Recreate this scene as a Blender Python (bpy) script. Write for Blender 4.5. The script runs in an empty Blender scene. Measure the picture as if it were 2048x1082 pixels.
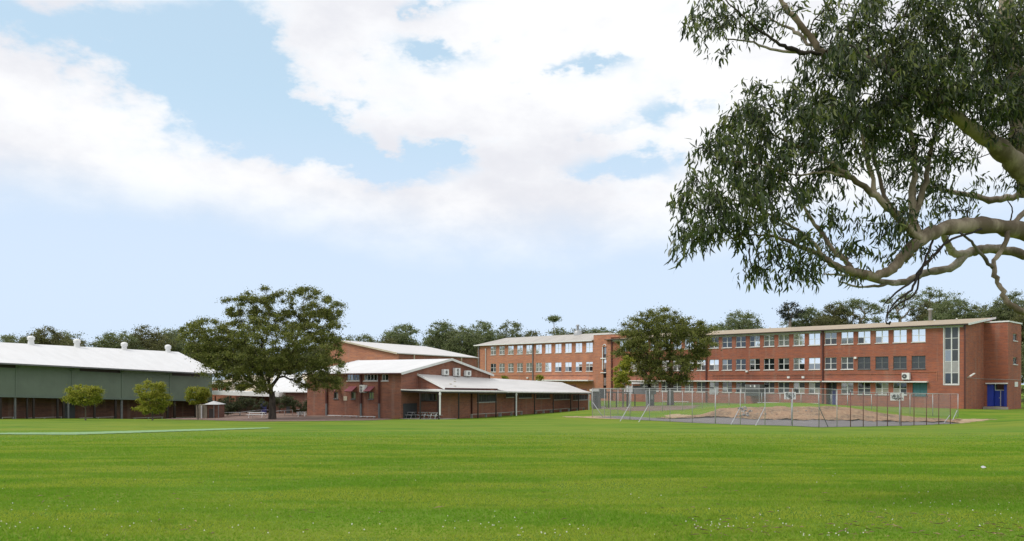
import bpy, math, random
import numpy as np
from mathutils import Matrix, Vector
R = math.radians
rng = np.random.default_rng(7)
random.seed(7)
sc = bpy.context.scene
COL = sc.collection

# ---------------------------------------------------------------- camera
FPX, HX, HY = 1600.0, 1024.0, 768.0          # focal length in photo pixels, principal column, horizon row
EYE = 1.65
cam = bpy.data.cameras.new('camera')
cam.sensor_width = 36.0
cam.lens = 36.0 * FPX / 2048.0
cam.shift_y = (HY - 541.0) / 2048.0
cam.clip_start = 0.1
cam.clip_end = 6000
co = bpy.data.objects.new('camera', cam)
COL.objects.link(co)
co.location = (0, 0, EYE)
co.rotation_euler = (R(90), 0, 0)
sc.camera = co

# ---------------------------------------------------------------- view
vs = sc.view_settings
vs.view_transform = 'Standard'
vs.look = 'None'
vs.exposure = 0.0
vs.gamma = 1.0
vs.use_curve_mapping = False

# ---------------------------------------------------------------- sun
SUN_EL, SUN_AZ = R(50), R(249)               # azimuth clockwise from +Y: from the left, somewhat behind the camera
sd = bpy.data.lights.new('sun', 'SUN')
sd.energy = 1.8
sd.angle = R(20)
sd.color = (1.0, 0.955, 0.88)
so = bpy.data.objects.new('sun', sd)
COL.objects.link(so)
so.location = (-20, -30, 60)
sdir = Vector((math.sin(SUN_AZ) * math.cos(SUN_EL), math.cos(SUN_AZ) * math.cos(SUN_EL), math.sin(SUN_EL)))
so.rotation_euler = sdir.to_track_quat('Z', 'Y').to_euler()

# ---------------------------------------------------------------- world: Nishita sky with broken cloud
def build_world():
    w = bpy.data.worlds.new("World")
    sc.world = w
    w.use_nodes = True
    nt = w.node_tree
    N, Lk = nt.nodes, nt.links
    N.clear()
    def nd(t, **k):
        n = N.new(t)
        for a, b in k.items():
            setattr(n, a, b)
        return n
    def plug(s, v):
        if isinstance(v, (int, float)):
            s.default_value = v
        elif isinstance(v, tuple):
            s.default_value = v
        else:
            Lk.new(v, s)
    def M(op, a, b=0.0, c=0.0, clamp=False):
        n = nd('ShaderNodeMath', operation=op, use_clamp=clamp)
        plug(n.inputs[0], a); plug(n.inputs[1], b)
        if len(n.inputs) > 2: plug(n.inputs[2], c)
        return n.outputs[0]
    def mixc(f, a, b):
        n = nd('ShaderNodeMix', data_type='RGBA')
        plug(n.inputs[0], f); plug(n.inputs[6], a); plug(n.inputs[7], b)
        return n.outputs[2]
    def sstep(v, lo, hi):
        n = nd('ShaderNodeMapRange', interpolation_type='SMOOTHSTEP')
        plug(n.inputs[0], v)
        n.inputs[1].default_value = lo; n.inputs[2].default_value = hi
        return n.outputs[0]
    def noise(vec, scale, detail, rough=0.5, dist=0.0):
        n = nd('ShaderNodeTexNoise')
        Lk.new(vec, n.inputs['Vector'])
        n.inputs['Scale'].default_value = scale
        n.inputs['Detail'].default_value = detail
        n.inputs['Roughness'].default_value = rough
        n.inputs['Distortion'].default_value = dist
        return n.outputs[0]
    tc = nd('ShaderNodeTexCoord')
    sep = nd('ShaderNodeSeparateXYZ')
    Lk.new(tc.outputs['Generated'], sep.inputs[0])
    x, y, z = sep.outputs
    az = M('MULTIPLY', M('ARCTAN2', x, y), 180 / math.pi)
    el = M('MULTIPLY', M('ARCSINE', z), 180 / math.pi)
    # cloud-layer coordinates: direction, flattened vertically so the cloud is stretched sideways
    cmb = nd('ShaderNodeCombineXYZ')
    Lk.new(x, cmb.inputs[0]); Lk.new(y, cmb.inputs[1]); Lk.new(M('MULTIPLY', z, 1.9), cmb.inputs[2])
    v = cmb.outputs[0]
    n1 = noise(v, 3.0, 6, 0.55)
    n2 = noise(v, 11.0, 5, 0.6)
    n3 = noise(v, 26.0, 4, 0.6)
    w1 = M('SUBTRACT', n1, 0.5); w2 = M('SUBTRACT', n2, 0.5); w3 = M('SUBTRACT', n3, 0.5)
    azd = M('ADD', az, M('ADD', M('MULTIPLY', w2, 13.0), M('MULTIPLY', w3, 6.0)))
    eld = M('ADD', el, M('ADD', M('MULTIPLY', w1, 2.5), M('ADD', M('MULTIPLY', w2, 4.0), M('MULTIPLY', w3, 2.2))))
    def ae(px, py):
        a = math.degrees(math.atan2(px - HX, FPX))
        e = math.degrees(math.atan2(HY - py, math.hypot(FPX, px - HX)))
        return a, e
    def blob(px, py, rx, ry, amp):
        a, e = ae(px, py)
        sx = math.degrees(rx / FPX) * 0.93; sy = math.degrees(ry / FPX) * 0.93
        p = M('POWER', M('ABSOLUTE', M('DIVIDE', M('SUBTRACT', azd, a), sx)), 2.0)
        q = M('POWER', M('ABSOLUTE', M('DIVIDE', M('SUBTRACT', eld, e), sy)), 2.0)
        g = M('POWER', 2.71828, M('MULTIPLY', M('ADD', p, q), -0.9))
        return M('MULTIPLY', g, amp)
    holes = [(120, 45, 230, 36, 1.05), (390, 140, 120, 95, 1.35), (500, 170, 110, 80, 1.0), (590, 245, 80, 50, 0.9),
             (850, 108, 80, 30, 1.0), (720, 300, 110, 34, 1.0), (850, 318, 110, 34, 1.1), (1150, 148, 60, 14, 0.8),
             (1270, 328, 120, 30, 1.1), (1350, 222, 70, 22, 0.75), (880, 0, 50, 12, 0.7), (1230, 250, 60, 10, 0.3)]
    s = None
    for h in holes:
        b = blob(*h)
        s = b if s is None else M('ADD', s, b)
    # clear pale strip above the horizon; its upper edge sags a little in the middle
    edge = M('ADD', M('ADD', M('MULTIPLY', w1, 6.0), M('MULTIPLY', w2, 2.5)), M('ADD', 10.6, M('MULTIPLY', M('COSINE', M('MULTIPLY', M('SUBTRACT', az, 2.0), 0.105)), -0.9)))
    low = sstep(M('SUBTRACT', el, edge), -1.8, 3.0)
    field = M('SUBTRACT', M('SUBTRACT', M('ADD', 0.80, M('MULTIPLY', w1, 0.55)), s), M('MULTIPLY', w3, 0.35))
    field = M('ADD', field, M('MULTIPLY', w2, 0.7))
    cov = M('MULTIPLY', sstep(field, 0.0, 0.80), low, clamp=True)
    # extra wisps on the pale strip
    sky = nd('ShaderNodeTexSky', sky_type='NISHITA')
    sky.sun_disc = False
    sky.sun_elevation = SUN_EL
    sky.sun_rotation = SUN_AZ
    sky.air_density = 1.0; sky.dust_density = 1.2; sky.ozone_density = 1.2
    # thin milky veil everywhere, thicker towards the horizon
    veilc = mixc(sstep(el, 20.0, 9.0), (6.2, 8.3, 10.1, 1), (7.0, 8.4, 10.3, 1))
    clear = mixc(M('ADD', 0.80, M('MULTIPLY', sstep(el, 26.0, 4.0), 0.18)), sky.outputs[0], veilc)
    shade = sstep(M('ADD', M('MULTIPLY', n1, 0.75), M('MULTIPLY', n2, 0.25)), 0.42, 0.62)
    cloud = mixc(shade, (10.3, 10.35, 10.5, 1), (8.3, 8.4, 8.95, 1))
    colr = mixc(cov, clear, cloud)
    below = sstep(el, -0.5, -4.0)
    colr = mixc(below, colr, (1.6, 2.2, 0.9, 1))
    bg = nd('ShaderNodeBackground')
    Lk.new(colr, bg.inputs[0])
    bg.inputs[1].default_value = 0.1
    out = nd('ShaderNodeOutputWorld')
    Lk.new(bg.outputs[0], out.inputs[0])
build_world()

# ================================================================ helpers
def at(px, py, Y):
    """world point seen at photo pixel (px, py) at depth Y"""
    return Vector(((px - HX) / FPX * Y, Y, EYE + (HY - py) / FPX * Y))
def zat(py, Y):
    return EYE + (HY - py) / FPX * Y

def tag(o, label=None, cat=None, group=None, kind=None):
    if label: o['label'] = label
    if cat: o['category'] = cat
    if group: o['group'] = group
    if kind: o['kind'] = kind
    return o
def empty(name, loc, rz=0.0):
    o = bpy.data.objects.new(name, None)
    COL.objects.link(o)
    o.location = loc
    o.rotation_euler = (0, 0, rz)
    o.empty_display_size = 0.5
    return o
def place(name, mesh, parent=None, loc=(0, 0, 0), rot=(0, 0, 0), scale=None):
    o = bpy.data.objects.new(name, mesh)
    COL.objects.link(o)
    if parent is not None: o.parent = parent
    o.location = loc
    o.rotation_euler = rot
    if scale is not None: o.scale = scale
    return o
def copy_tree(o, parent=None):
    kids = list(o.children)
    c = o.copy()
    COL.objects.link(c)
    c.parent = parent
    for ch in kids: copy_tree(ch, c)
    return c

class MB:
    """collects simple solids and writes them as one mesh"""
    def __init__(s): s.v = []; s.f = []; s.sm = []
    def add(s, vs, fs, smooth=False):
        n = len(s.v)
        s.v += [tuple(p) for p in vs]
        s.f += [tuple(i + n for i in f) for f in fs]
        s.sm += [smooth] * len(fs)
        return s
    def box(s, x0, x1, y0, y1, z0, z1, tilt=0.0):
        P = [(x, y, z + tilt * x) for z in (z0, z1) for y in (y0, y1) for x in (x0, x1)]
        return s.add(P, [(0, 2, 3, 1), (4, 5, 7, 6), (0, 1, 5, 4), (1, 3, 7, 5), (3, 2, 6, 7), (2, 0, 4, 6)])
    def bar(s, a, b, w, h=None, up=(0, 0, 1)):
        a = Vector(a); b = Vector(b); h = h or w
        d = (b - a).normalized(); U = Vector(up)
        if abs(d.dot(U)) > 0.98: U = Vector((0, 1, 0))
        r = d.cross(U).normalized(); u = r.cross(d).normalized()
        P = [q + r * sx * w / 2 + u * sy * h / 2 for q in (a, b) for sy in (-1, 1) for sx in (-1, 1)]
        return s.add(P, [(0, 2, 3, 1), (4, 5, 7, 6), (0, 1, 5, 4), (1, 3, 7, 5), (3, 2, 6, 7), (2, 0, 4, 6)])
    def tube(s, pts, rad, n=6, cap=True):
        pts = [Vector(p) for p in pts]
        if not hasattr(rad, '__len__'): rad = [rad] * len(pts)
        base = len(s.v); U = None
        for i, p in enumerate(pts):
            d = (pts[min(i + 1, len(pts) - 1)] - pts[max(i - 1, 0)]).normalized()
            if U is None:
                U = d.orthogonal().normalized()
            else:
                U = (U - d * U.dot(d))
                U = U.normalized() if U.length > 1e-4 else d.orthogonal().normalized()
            W = d.cross(U)
            for k in range(n):
                t = 2 * math.pi * k / n
                s.v.append(tuple(p + (U * math.cos(t) + W * math.sin(t)) * rad[i]))
        for i in range(len(pts) - 1):
            for k in range(n):
                a = base + i * n + k; b = base + i * n + (k + 1) % n
                s.f.append((a, b, b + n, a + n)); s.sm.append(True)
        if cap:
            s.f.append(tuple(base + k for k in range(n))[::-1]); s.sm.append(False)
            e = base + (len(pts) - 1) * n
            s.f.append(tuple(e + k for k in range(n))); s.sm.append(False)
        return s
    def slab(s, quad, t):
        """four points, thickened downwards by t"""
        q = [Vector(p) for p in quad]
        lo = [p - Vector((0, 0, t)) for p in q]
        n = (q[1] - q[0]).cross(q[3] - q[0])
        fs = [(0, 1, 2, 3), (7, 6, 5, 4), (0, 4, 5, 1), (1, 5, 6, 2), (2, 6, 7, 3), (3, 7, 4, 0)]
        if n.z < 0: fs = [f[::-1] for f in fs]
        return s.add(q + lo, fs)
    def prism(s, poly, axis, a0, a1):
        """2D polygon (in the two other axes) extruded along axis between a0 and a1"""
        n = len(poly)
        def mk(p, a):
            return (a, p[0], p[1]) if axis == 'x' else (p[0], a, p[1]) if axis == 'y' else (p[0], p[1], a)
        P = [mk(p, a0) for p in poly] + [mk(p, a1) for p in poly]
        F = [tuple(range(n))[::-1], tuple(range(n, 2 * n))] + [(i, (i + 1) % n, n + (i + 1) % n, n + i) for i in range(n)]
        return s.add(P, F)
    def lathe(s, c, prof, n=14):
        c = Vector(c); base = len(s.v)
        for r, z in prof:
            for k in range(n):
                t = 2 * math.pi * k / n
                s.v.append((c.x + r * math.cos(t), c.y + r * math.sin(t), c.z + z))
        for i in range(len(prof) - 1):
            for k in range(n):
                a = base + i * n + k; b = base + i * n + (k + 1) % n
                s.f.append((a, b, b + n, a + n)); s.sm.append(True)
        s.f.append(tuple(base + (len(prof) - 1) * n + k for k in range(n))); s.sm.append(False)
        return s
    def mesh(s, name, mat=None):
        me = bpy.data.meshes.new(name)
        me.from_pydata(s.v, [], s.f)
        me.polygons.foreach_set('use_smooth', s.sm)
        if mat: me.materials.append(mat)
        me.update()
        return me
    def fix(s):
        return s
    def build(s, name, mat, parent=None, loc=(0, 0, 0), rot=(0, 0, 0)):
        me = s.mesh(name, mat)
        import bmesh
        bm = bmesh.new(); bm.from_mesh(me)
        if len(bm.faces) < 3000: bmesh.ops.recalc_face_normals(bm, faces=bm.faces)
        bm.to_mesh(me); bm.free()
        return place(name, me, parent, loc, rot)

def np_mesh(name, V, F, mat, smooth=False):
    """fast mesh from numpy arrays; F is (n, k) all k-gons"""
    me = bpy.data.meshes.new(name)
    n, k = F.shape
    me.vertices.add(len(V)); me.vertices.foreach_set('co', np.asarray(V, np.float32).ravel())
    me.loops.add(n * k); me.loops.foreach_set('vertex_index', F.astype(np.int32).ravel())
    me.polygons.add(n)
    me.polygons.foreach_set('loop_start', np.arange(0, n * k, k, dtype=np.int32))
    me.polygons.foreach_set('loop_total', np.full(n, k, np.int32))
    if smooth: me.polygons.foreach_set('use_smooth', np.ones(n, bool))
    me.materials.append(mat)
    me.update(calc_edges=True)
    return me

# ================================================================ materials
class NT:
    def __init__(s, name):
        s.m = bpy.data.materials.new(name); s.m.use_nodes = True
        s.t = s.m.node_tree; s.N = s.t.nodes; s.L = s.t.links
        s.b = s.N['Principled BSDF']
    def n(s, t, **k):
        q = s.N.new(t)
        for a, b in k.items(): setattr(q, a, b)
        return q
    def plug(s, i, v):
        if isinstance(v, (int, float)): i.default_value = v
        elif isinstance(v, (tuple, list)): i.default_value = tuple(v) if len(v) != 3 or i.type == 'VECTOR' else (*v, 1)
        else: s.L.new(v, i)
    def math(s, op, a, b=0.0, clamp=False):
        q = s.n('ShaderNodeMath', operation=op, use_clamp=clamp)
        s.plug(q.inputs[0], a); s.plug(q.inputs[1], b); return q.outputs[0]
    def mix(s, f, a, b, blend='MIX'):
        q = s.n('ShaderNodeMix', data_type='RGBA', blend_type=blend)
        s.plug(q.inputs[0], f); s.plug(q.inputs[6], a); s.plug(q.inputs[7], b); return q.outputs[2]
    def coord(s, kind='Object', scale=(1, 1, 1), rot=(0, 0, 0)):
        tc = s.n('ShaderNodeTexCoord'); mp = s.n('ShaderNodeMapping')
        mp.inputs['Scale'].default_value = scale; mp.inputs['Rotation'].default_value = rot
        s.L.new(tc.outputs[kind], mp.inputs[0]); return mp.outputs[0]
    def geo(s, what): return s.n('ShaderNodeNewGeometry').outputs[what]
    def noise(s, vec, scale, detail=4, rough=0.55):
        q = s.n('ShaderNodeTexNoise'); s.L.new(vec, q.inputs['Vector'])
        q.inputs['Scale'].default_value = scale; q.inputs['Detail'].default_value = detail
        q.inputs['Roughness'].default_value = rough; return q.outputs[0]
    def ramp(s, v, lo, hi, a=0.0, b=1.0):
        q = s.n('ShaderNodeMapRange', interpolation_type='SMOOTHSTEP')
        s.plug(q.inputs[0], v); q.inputs[1].default_value = lo; q.inputs[2].default_value = hi
        q.inputs[3].default_value = a; q.inputs[4].default_value = b; return q.outputs[0]
    def bump(s, h, strength=0.3, dist=0.02):
        q = s.n('ShaderNodeBump'); q.inputs['Strength'].default_value = strength; q.inputs['Distance'].default_value = dist
        s.L.new(h, q.inputs['Height']); s.L.new(q.outputs[0], s.b.inputs['Normal'])
    def col(s, c): s.plug(s.b.inputs['Base Color'], c); return s
    def set(s, **k):
        nm = {'rough': 'Roughness', 'metal': 'Metallic', 'spec': 'Specular IOR Level', 'ior': 'IOR'}
        for a, v in k.items(): s.plug(s.b.inputs[nm[a]], v)
        return s

def sc3(c, f): return tuple(min(1, x * f) for x in c)

def m_paint(name, c, rough=0.55, vary=0.10, metal=0.0, scale=1.5, dirt=None):
    t = NT(name)
    v = t.coord('Object')
    n = t.noise(v, scale, 5)
    n2 = t.noise(t.coord('Object', (3, 3, 0.35)), 1.3, 4)
    cc = t.mix(t.ramp(n, 0.35, 0.65), sc3(c, 1 - vary), sc3(c, 1 + vary * 0.6))
    cc = t.mix(t.ramp(n2, 0.5, 0.78, 0, 0.35 if dirt is None else dirt), cc, sc3(c, 0.62))
    t.col(cc).set(rough=rough, metal=metal)
    return t.m

def m_brick(name, c1, c2, mortar, patch=0.25, scale=1.0):
    t = NT(name)
    tc = t.n('ShaderNodeTexCoord'); sp = t.n('ShaderNodeSeparateXYZ'); t.L.new(tc.outputs['Object'], sp.inputs[0])
    u = t.math('ADD', sp.outputs[0], sp.outputs[1])
    cb = t.n('ShaderNodeCombineXYZ'); t.L.new(u, cb.inputs[0]); t.L.new(sp.outputs[2], cb.inputs[1])
    br = t.n('ShaderNodeTexBrick')
    t.L.new(cb.outputs[0], br.inputs['Vector'])
    br.inputs['Scale'].default_value = 1.0
    br.inputs['Brick Width'].default_value = 0.24; br.inputs['Row Height'].default_value = 0.086
    br.inputs['Mortar Size'].default_value = 0.009; br.inputs['Mortar Smooth'].default_value = 0.1
    br.inputs['Bias'].default_value = -0.1
    br.inputs['Color1'].default_value = (*c1, 1); br.inputs['Color2'].default_value = (*c2, 1)
    br.inputs['Mortar'].default_value = (*mortar, 1)
    # courses vary in tone over runs of several bricks, plus slow weathering
    course = t.noise(t.coord('Object', (0.7, 0.7, 6.0)), 1.0, 5, 0.6)
    slow = t.noise(t.coord('Object'), 0.28, 5, 0.6)
    streak = t.noise(t.coord('Object', (1.6, 1.6, 0.16)), 1.0, 4)
    c = t.mix(t.ramp(course, 0.40, 0.62, 0, 0.75), br.outputs[0], (c1[0] * 1.3, c1[1] * 1.5, c1[2] * 1.4))
    c = t.mix(t.ramp(t.noise(t.coord('Object', (1.5, 1.5, 9.0)), 1.0, 4, 0.7), 0.54, 0.66, 0, 0.55), c, sc3(c2, 0.72))
    c = t.mix(t.ramp(slow, 0.40, 0.66, 0, patch), c, sc3(c2, 0.62))
    c = t.mix(t.ramp(streak, 0.52, 0.72, 0, 0.30), c, (0.34, 0.26, 0.21))
    t.col(c).set(rough=0.9)
    t.bump(br.outputs['Fac'], -0.35, 0.008) if False else None
    return t.m

def m_leaf(name, dark, mid, light, trans=0.35, rough=0.5, spec=0.35, clump=0.9):
    t = NT(name)
    r = t.geo('Random Per Island')
    pos = t.geo('Position')
    n = t.noise(pos, clump, 3)
    c = t.mix(t.ramp(t.math('ADD', t.math('MULTIPLY', r, 0.55), t.math('MULTIPLY', n, 0.6)), 0.25, 0.62), dark, mid)
    c = t.mix(t.ramp(t.math('ADD', t.math('MULTIPLY', r, .7), t.math('MULTIPLY', n, .6)), 0.66, 1.0, 0, 0.95), c, light)
    t.col(c).set(rough=rough, spec=spec)
    tr = t.n('ShaderNodeBsdfTranslucent'); t.L.new(c, tr.inputs[0])
    mx = t.n('ShaderNodeMixShader'); mx.inputs[0].default_value = trans
    t.L.new(t.b.outputs[0], mx.inputs[1]); t.L.new(tr.outputs[0], mx.inputs[2])
    t.L.new(mx.outputs[0], t.N['Material Output'].inputs[0])
    return t.m

def m_bark(name, a, b, scale=3.0, stretch=0.3, lo=0.42, hi=0.6):
    t = NT(name)
    v = t.coord('Object', (1, 1, stretch))
    n = t.noise(v, scale, 6, 0.62); n2 = t.noise(v, scale * 5, 4)
    c = t.mix(t.ramp(n, lo, hi), a, b)
    c = t.mix(t.ramp(n2, 0.4, 0.7, 0, 0.35), c, sc3(a, 0.6))
    t.col(c).set(rough=0.85); t.bump(n2, 0.5, 0.02)
    return t.m

def m_glass(name, base, refl, tint=(0.9, 0.95, 1.0), rough=0.03, wav=0.04):
    """window pane: base colour (dark room, blind, curtain, painted-in sky) under a mirror-like share of reflection"""
    t = NT(name)
    d = t.n('ShaderNodeBsdfDiffuse'); g = t.n('ShaderNodeBsdfGlossy')
    n = t.noise(t.coord('Object', (1, 1, 0.5)), 1.7, 3)
    c = t.mix(t.ramp(n, 0.3, 0.7), sc3(base, 0.88), sc3(base, 1.08))
    t.L.new(c, d.inputs[0]); g.inputs[0].default_value = (*tint, 1); g.inputs['Roughness'].default_value = rough
    bp = t.n('ShaderNodeBump'); bp.inputs['Strength'].default_value = wav; bp.inputs['Distance'].default_value = 0.05
    t.L.new(n, bp.inputs['Height']); t.L.new(bp.outputs[0], g.inputs['Normal'])
    mx = t.n('ShaderNodeMixShader'); mx.inputs[0].default_value = refl
    t.L.new(d.outputs[0], mx.inputs[1]); t.L.new(g.outputs[0], mx.inputs[2])
    t.L.new(mx.outputs[0], t.N['Material Output'].inputs[0])
    return t.m

def m_roof(name, c, pitch=0.076, axis='x', vary=0.06, rough=0.5):
    t = NT(name)
    wv = t.n('ShaderNodeTexWave', wave_type='BANDS', bands_direction='X' if axis == 'x' else 'Y', wave_profile='SIN')
    t.L.new(t.coord('Object'), wv.inputs['Vector']); wv.inputs['Scale'].default_value = 0.314 / pitch / 2.0
    sl = t.noise(t.coord('Object', (1.2, 0.25, 1)), 0.8, 5)
    c_ = t.mix(t.ramp(sl, 0.35, 0.7), sc3(c, 1 + vary), sc3(c, 1 - vary * 1.6))
    t.col(c_).set(rough=rough); t.bump(wv.outputs[0], 0.5, 0.02)
    return t.m

def m_ground(name, cols, scale=1.0, rough=0.95, bump=0.4, bd=0.03):
    t = NT(name)
    p = t.geo('Position')
    a = t.noise(p, 0.35 * scale, 5); b = t.noise(p, 2.2 * scale, 6, 0.65); f = t.noise(p, 14 * scale, 5, 0.7)
    c = t.mix(t.ramp(a, 0.35, 0.65), cols[0], cols[1])
    c = t.mix(t.ramp(b, 0.42, 0.66, 0, 0.7), c, cols[2])
    c = t.mix(t.ramp(f, 0.5, 0.72, 0, 0.4), c, sc3(cols[0], 0.6))
    t.col(c).set(rough=rough); t.bump(b, bump, bd)
    return t.m

def m_lawn():
    t = NT('lawn_grass')
    tc = t.n('ShaderNodeNewGeometry')
    p = tc.outputs['Position']
    mp = t.n('ShaderNodeMapping'); t.L.new(p, mp.inputs[0]); mp.inputs['Scale'].default_value = (0.055, 0.21, 0.0)
    mp2 = t.n('ShaderNodeMapping'); t.L.new(p, mp2.inputs[0]); mp2.inputs['Scale'].default_value = (0.20, 0.55, 0.0)
    mp3 = t.n('ShaderNodeMapping'); t.L.new(p, mp3.inputs[0]); mp3.inputs['Scale'].default_value = (1.1, 1.6, 0.0)
    big = t.noise(mp.outputs[0], 1.0, 4, 0.5); med = t.noise(mp2.outputs[0], 1.0, 6, 0.62)
    sm = t.noise(mp3.outputs[0], 1.0, 6, 0.68); fine = t.noise(p, 16.0, 4, 0.7)
    g1 = (0.118, 0.222, 0.018); g2 = (0.190, 0.247, 0.028); g3 = (0.076, 0.165, 0.016); dry = (0.260, 0.220, 0.075)
    c = t.mix(t.ramp(big, 0.38, 0.60), g1, g2)
    c = t.mix(t.ramp(med, 0.50, 0.64, 0, 0.8), c, g3)
    c = t.mix(t.ramp(sm, 0.52, 0.74, 0, 0.5), c, g3)
    c = t.mix(t.ramp(med, 0.46, 0.28, 0, 0.55), c, g2)
    c = t.mix(t.ramp(sm, 0.40, 0.26, 0, 0.45), c, dry)
    c = t.mix(t.ramp(fine, 0.50, 0.75, 0, 0.45), c, sc3(g3, 0.7))
    t.col(c).set(rough=0.95, spec=0.1)
    h = t.math('ADD', t.math('MULTIPLY', fine, 0.6), sm)
    t.bump(h, 0.6, 0.05)
    return t.m

MAT = {}
def mats():
    A = MAT
    A['brick'] = m_brick('brick_orange_red', (0.330, 0.092, 0.052), (0.235, 0.068, 0.044), (0.30, 0.21, 0.17))
    A['brick_pale'] = m_brick('brick_pale_red', (0.470, 0.175, 0.100), (0.390, 0.135, 0.080), (0.42, 0.32, 0.26))
    A['brick_hall'] = m_brick('brick_brown_red', (0.285, 0.100, 0.062), (0.200, 0.070, 0.048), (0.30, 0.22, 0.17), 0.35)
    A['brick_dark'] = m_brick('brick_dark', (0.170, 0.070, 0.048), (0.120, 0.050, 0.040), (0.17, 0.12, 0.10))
    A['roof_white'] = m_roof('white_corrugated_roof', (0.72, 0.72, 0.72), vary=0.025)
    A['roof_whitey'] = m_roof('white_corrugated_roof_across', (0.64, 0.625, 0.61), axis='y', vary=0.04)
    A['roof_tan'] = m_roof('tan_corrugated_roof', (0.36, 0.28, 0.175))
    A['roof_grey'] = m_roof('grey_corrugated_roof', (0.44, 0.41, 0.37))
    A['roof_cream'] = m_roof('cream_corrugated_roof', (0.66, 0.56, 0.40))
    A['white'] = m_paint('white_paint', (0.80, 0.80, 0.79), 0.5, 0.04, dirt=0.12)
    A['frame'] = m_paint('white_window_frame', (0.74, 0.74, 0.73), 0.5, 0.06, dirt=0.2)
    A['frieze'] = m_paint('pale_grey_frieze', (0.50, 0.50, 0.50), 0.6, 0.06)
    A['cream'] = m_paint('cream_paint', (0.62, 0.55, 0.42), 0.6)
    A['beige'] = m_paint('beige_panel', (0.20, 0.17, 0.13), 0.6)
    A['green'] = m_paint('dull_green_cladding', (0.150, 0.190, 0.145), 0.55, 0.08, scale=0.5, dirt=0.25)
    A['green_trim'] = m_paint('grey_green_trim', (0.135, 0.175, 0.145), 0.55, 0.05)
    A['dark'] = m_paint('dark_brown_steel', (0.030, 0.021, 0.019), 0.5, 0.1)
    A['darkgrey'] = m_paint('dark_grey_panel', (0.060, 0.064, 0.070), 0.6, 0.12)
    A['midgrey'] = m_paint('mid_grey_panel', (0.16, 0.165, 0.17), 0.6, 0.1)
    A['maroon'] = m_paint('maroon_paint', (0.155, 0.040, 0.045), 0.5, 0.1)
    A['awning'] = m_paint('faded_maroon_awning', (0.26, 0.075, 0.095), 0.6, 0.15)
    A['pipe'] = m_paint('dark_red_downpipe', (0.090, 0.026, 0.020), 0.5, 0.15)
    A['galv'] = m_paint('galvanised_steel', (0.46, 0.47, 0.48), 0.45, 0.12, metal=0.35)
    A['rust'] = m_paint('rusty_red_steel', (0.170, 0.070, 0.058), 0.75, 0.25, scale=6)
    A['blue'] = m_paint('royal_blue_paint', (0.024, 0.058, 0.430), 0.5, 0.06, dirt=0.1)
    A['navy'] = m_paint('navy_door_paint', (0.030, 0.034, 0.185), 0.5, 0.06)
    A['fan'] = m_paint('fan_grille_black', (0.02, 0.02, 0.022), 0.5)
    A['timber'] = m_paint('weathered_bench_plank', (0.44, 0.41, 0.37), 0.8, 0.15, scale=8)
    A['teal'] = m_paint('teal_screen', (0.045, 0.150, 0.165), 0.6, 0.1)
    A['concrete'] = m_ground('pale_concrete', [(0.42, 0.38, 0.33), (0.36, 0.32, 0.28), (0.45, 0.41, 0.36)])
    A['asphalt'] = m_ground('worn_asphalt', [(0.17, 0.155, 0.16), (0.20, 0.185, 0.185), (0.15, 0.14, 0.14)], bump=0.1)
    A['gravel'] = m_ground('reddish_gravel', [(0.20, 0.13, 0.10), (0.25, 0.17, 0.135), (0.16, 0.10, 0.08)])
    A['dirt'] = m_ground('bare_dirt', [(0.33, 0.195, 0.115), (0.165, 0.105, 0.066), (0.46, 0.32, 0.19)], 1.5, bump=1.0, bd=0.15)
    A['sand'] = m_ground('dry_sandy_soil', [(0.44, 0.32, 0.21), (0.37, 0.25, 0.16), (0.30, 0.25, 0.10)])
    A['pitch'] = m_ground('synthetic_turf', [(0.205, 0.350, 0.155), (0.225, 0.37, 0.17), (0.19, 0.33, 0.145)], bump=0.05)
    A['lawn'] = m_lawn()
    A['g_sky'] = m_glass('pane_reflecting_sky', (0.70, 0.76, 0.82), 0.80, (0.97, 0.99, 1.0), wav=0.015)  # bluish white base paints sky reflection in beneath the mirror share
    A['g_blind'] = m_glass('pane_white_blind', (0.88, 0.90, 0.92), 0.80, (1, 1, 1), wav=0.01)
    A['g_mid'] = m_glass('pane_curtained', (0.16, 0.17, 0.18), 0.22)
    A['g_dark'] = m_glass('pane_dark_room', (0.012, 0.015, 0.018), 0.10)
    A['g_grey'] = m_glass('pane_grey_screen', (0.066, 0.070, 0.080), 0.05, rough=0.25)
    A['g_poster'] = m_glass('pane_with_papers', (0.34, 0.32, 0.28), 0.10)
    A['bark_dark'] = m_bark('dark_rough_bark', (0.045, 0.034, 0.027), (0.090, 0.070, 0.055), 4)
    A['bark_gum'] = m_bark('smooth_gum_bark', (0.150, 0.110, 0.070), (0.400, 0.320, 0.230), 2.2, 0.5, 0.42, 0.62)
    A['bark_twig'] = m_bark('dark_twig_bark', (0.026, 0.018, 0.014), (0.060, 0.044, 0.034), 5)
    A['bark_white'] = m_bark('pale_gum_bark', (0.20, 0.16, 0.12), (0.46, 0.40, 0.33), 3)
    A['bark_mid'] = m_bark('grey_brown_bark', (0.10, 0.08, 0.06), (0.20, 0.165, 0.13), 4)
    A['leaf_gum'] = m_leaf('gum_leaf', (0.020, 0.034, 0.012), (0.058, 0.090, 0.024), (0.210, 0.240, 0.060), 0.42, 0.34, 0.5, 1.6)
    A['leaf_fig'] = m_leaf('dark_olive_leaf', (0.072, 0.095, 0.024), (0.185, 0.212, 0.046), (0.340, 0.340, 0.100), 0.48)
    A['leaf_bush'] = m_leaf('yellow_green_leaf', (0.150, 0.200, 0.022), (0.320, 0.350, 0.036), (0.520, 0.470, 0.085), 0.45)
    A['leaf_far'] = m_leaf('far_dark_leaf', (0.085, 0.110, 0.048), (0.185, 0.222, 0.090), (0.330, 0.350, 0.180), 0.48, clump=0.35)  # far leaf colours, all three, are lightened to paint in distance haze
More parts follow.
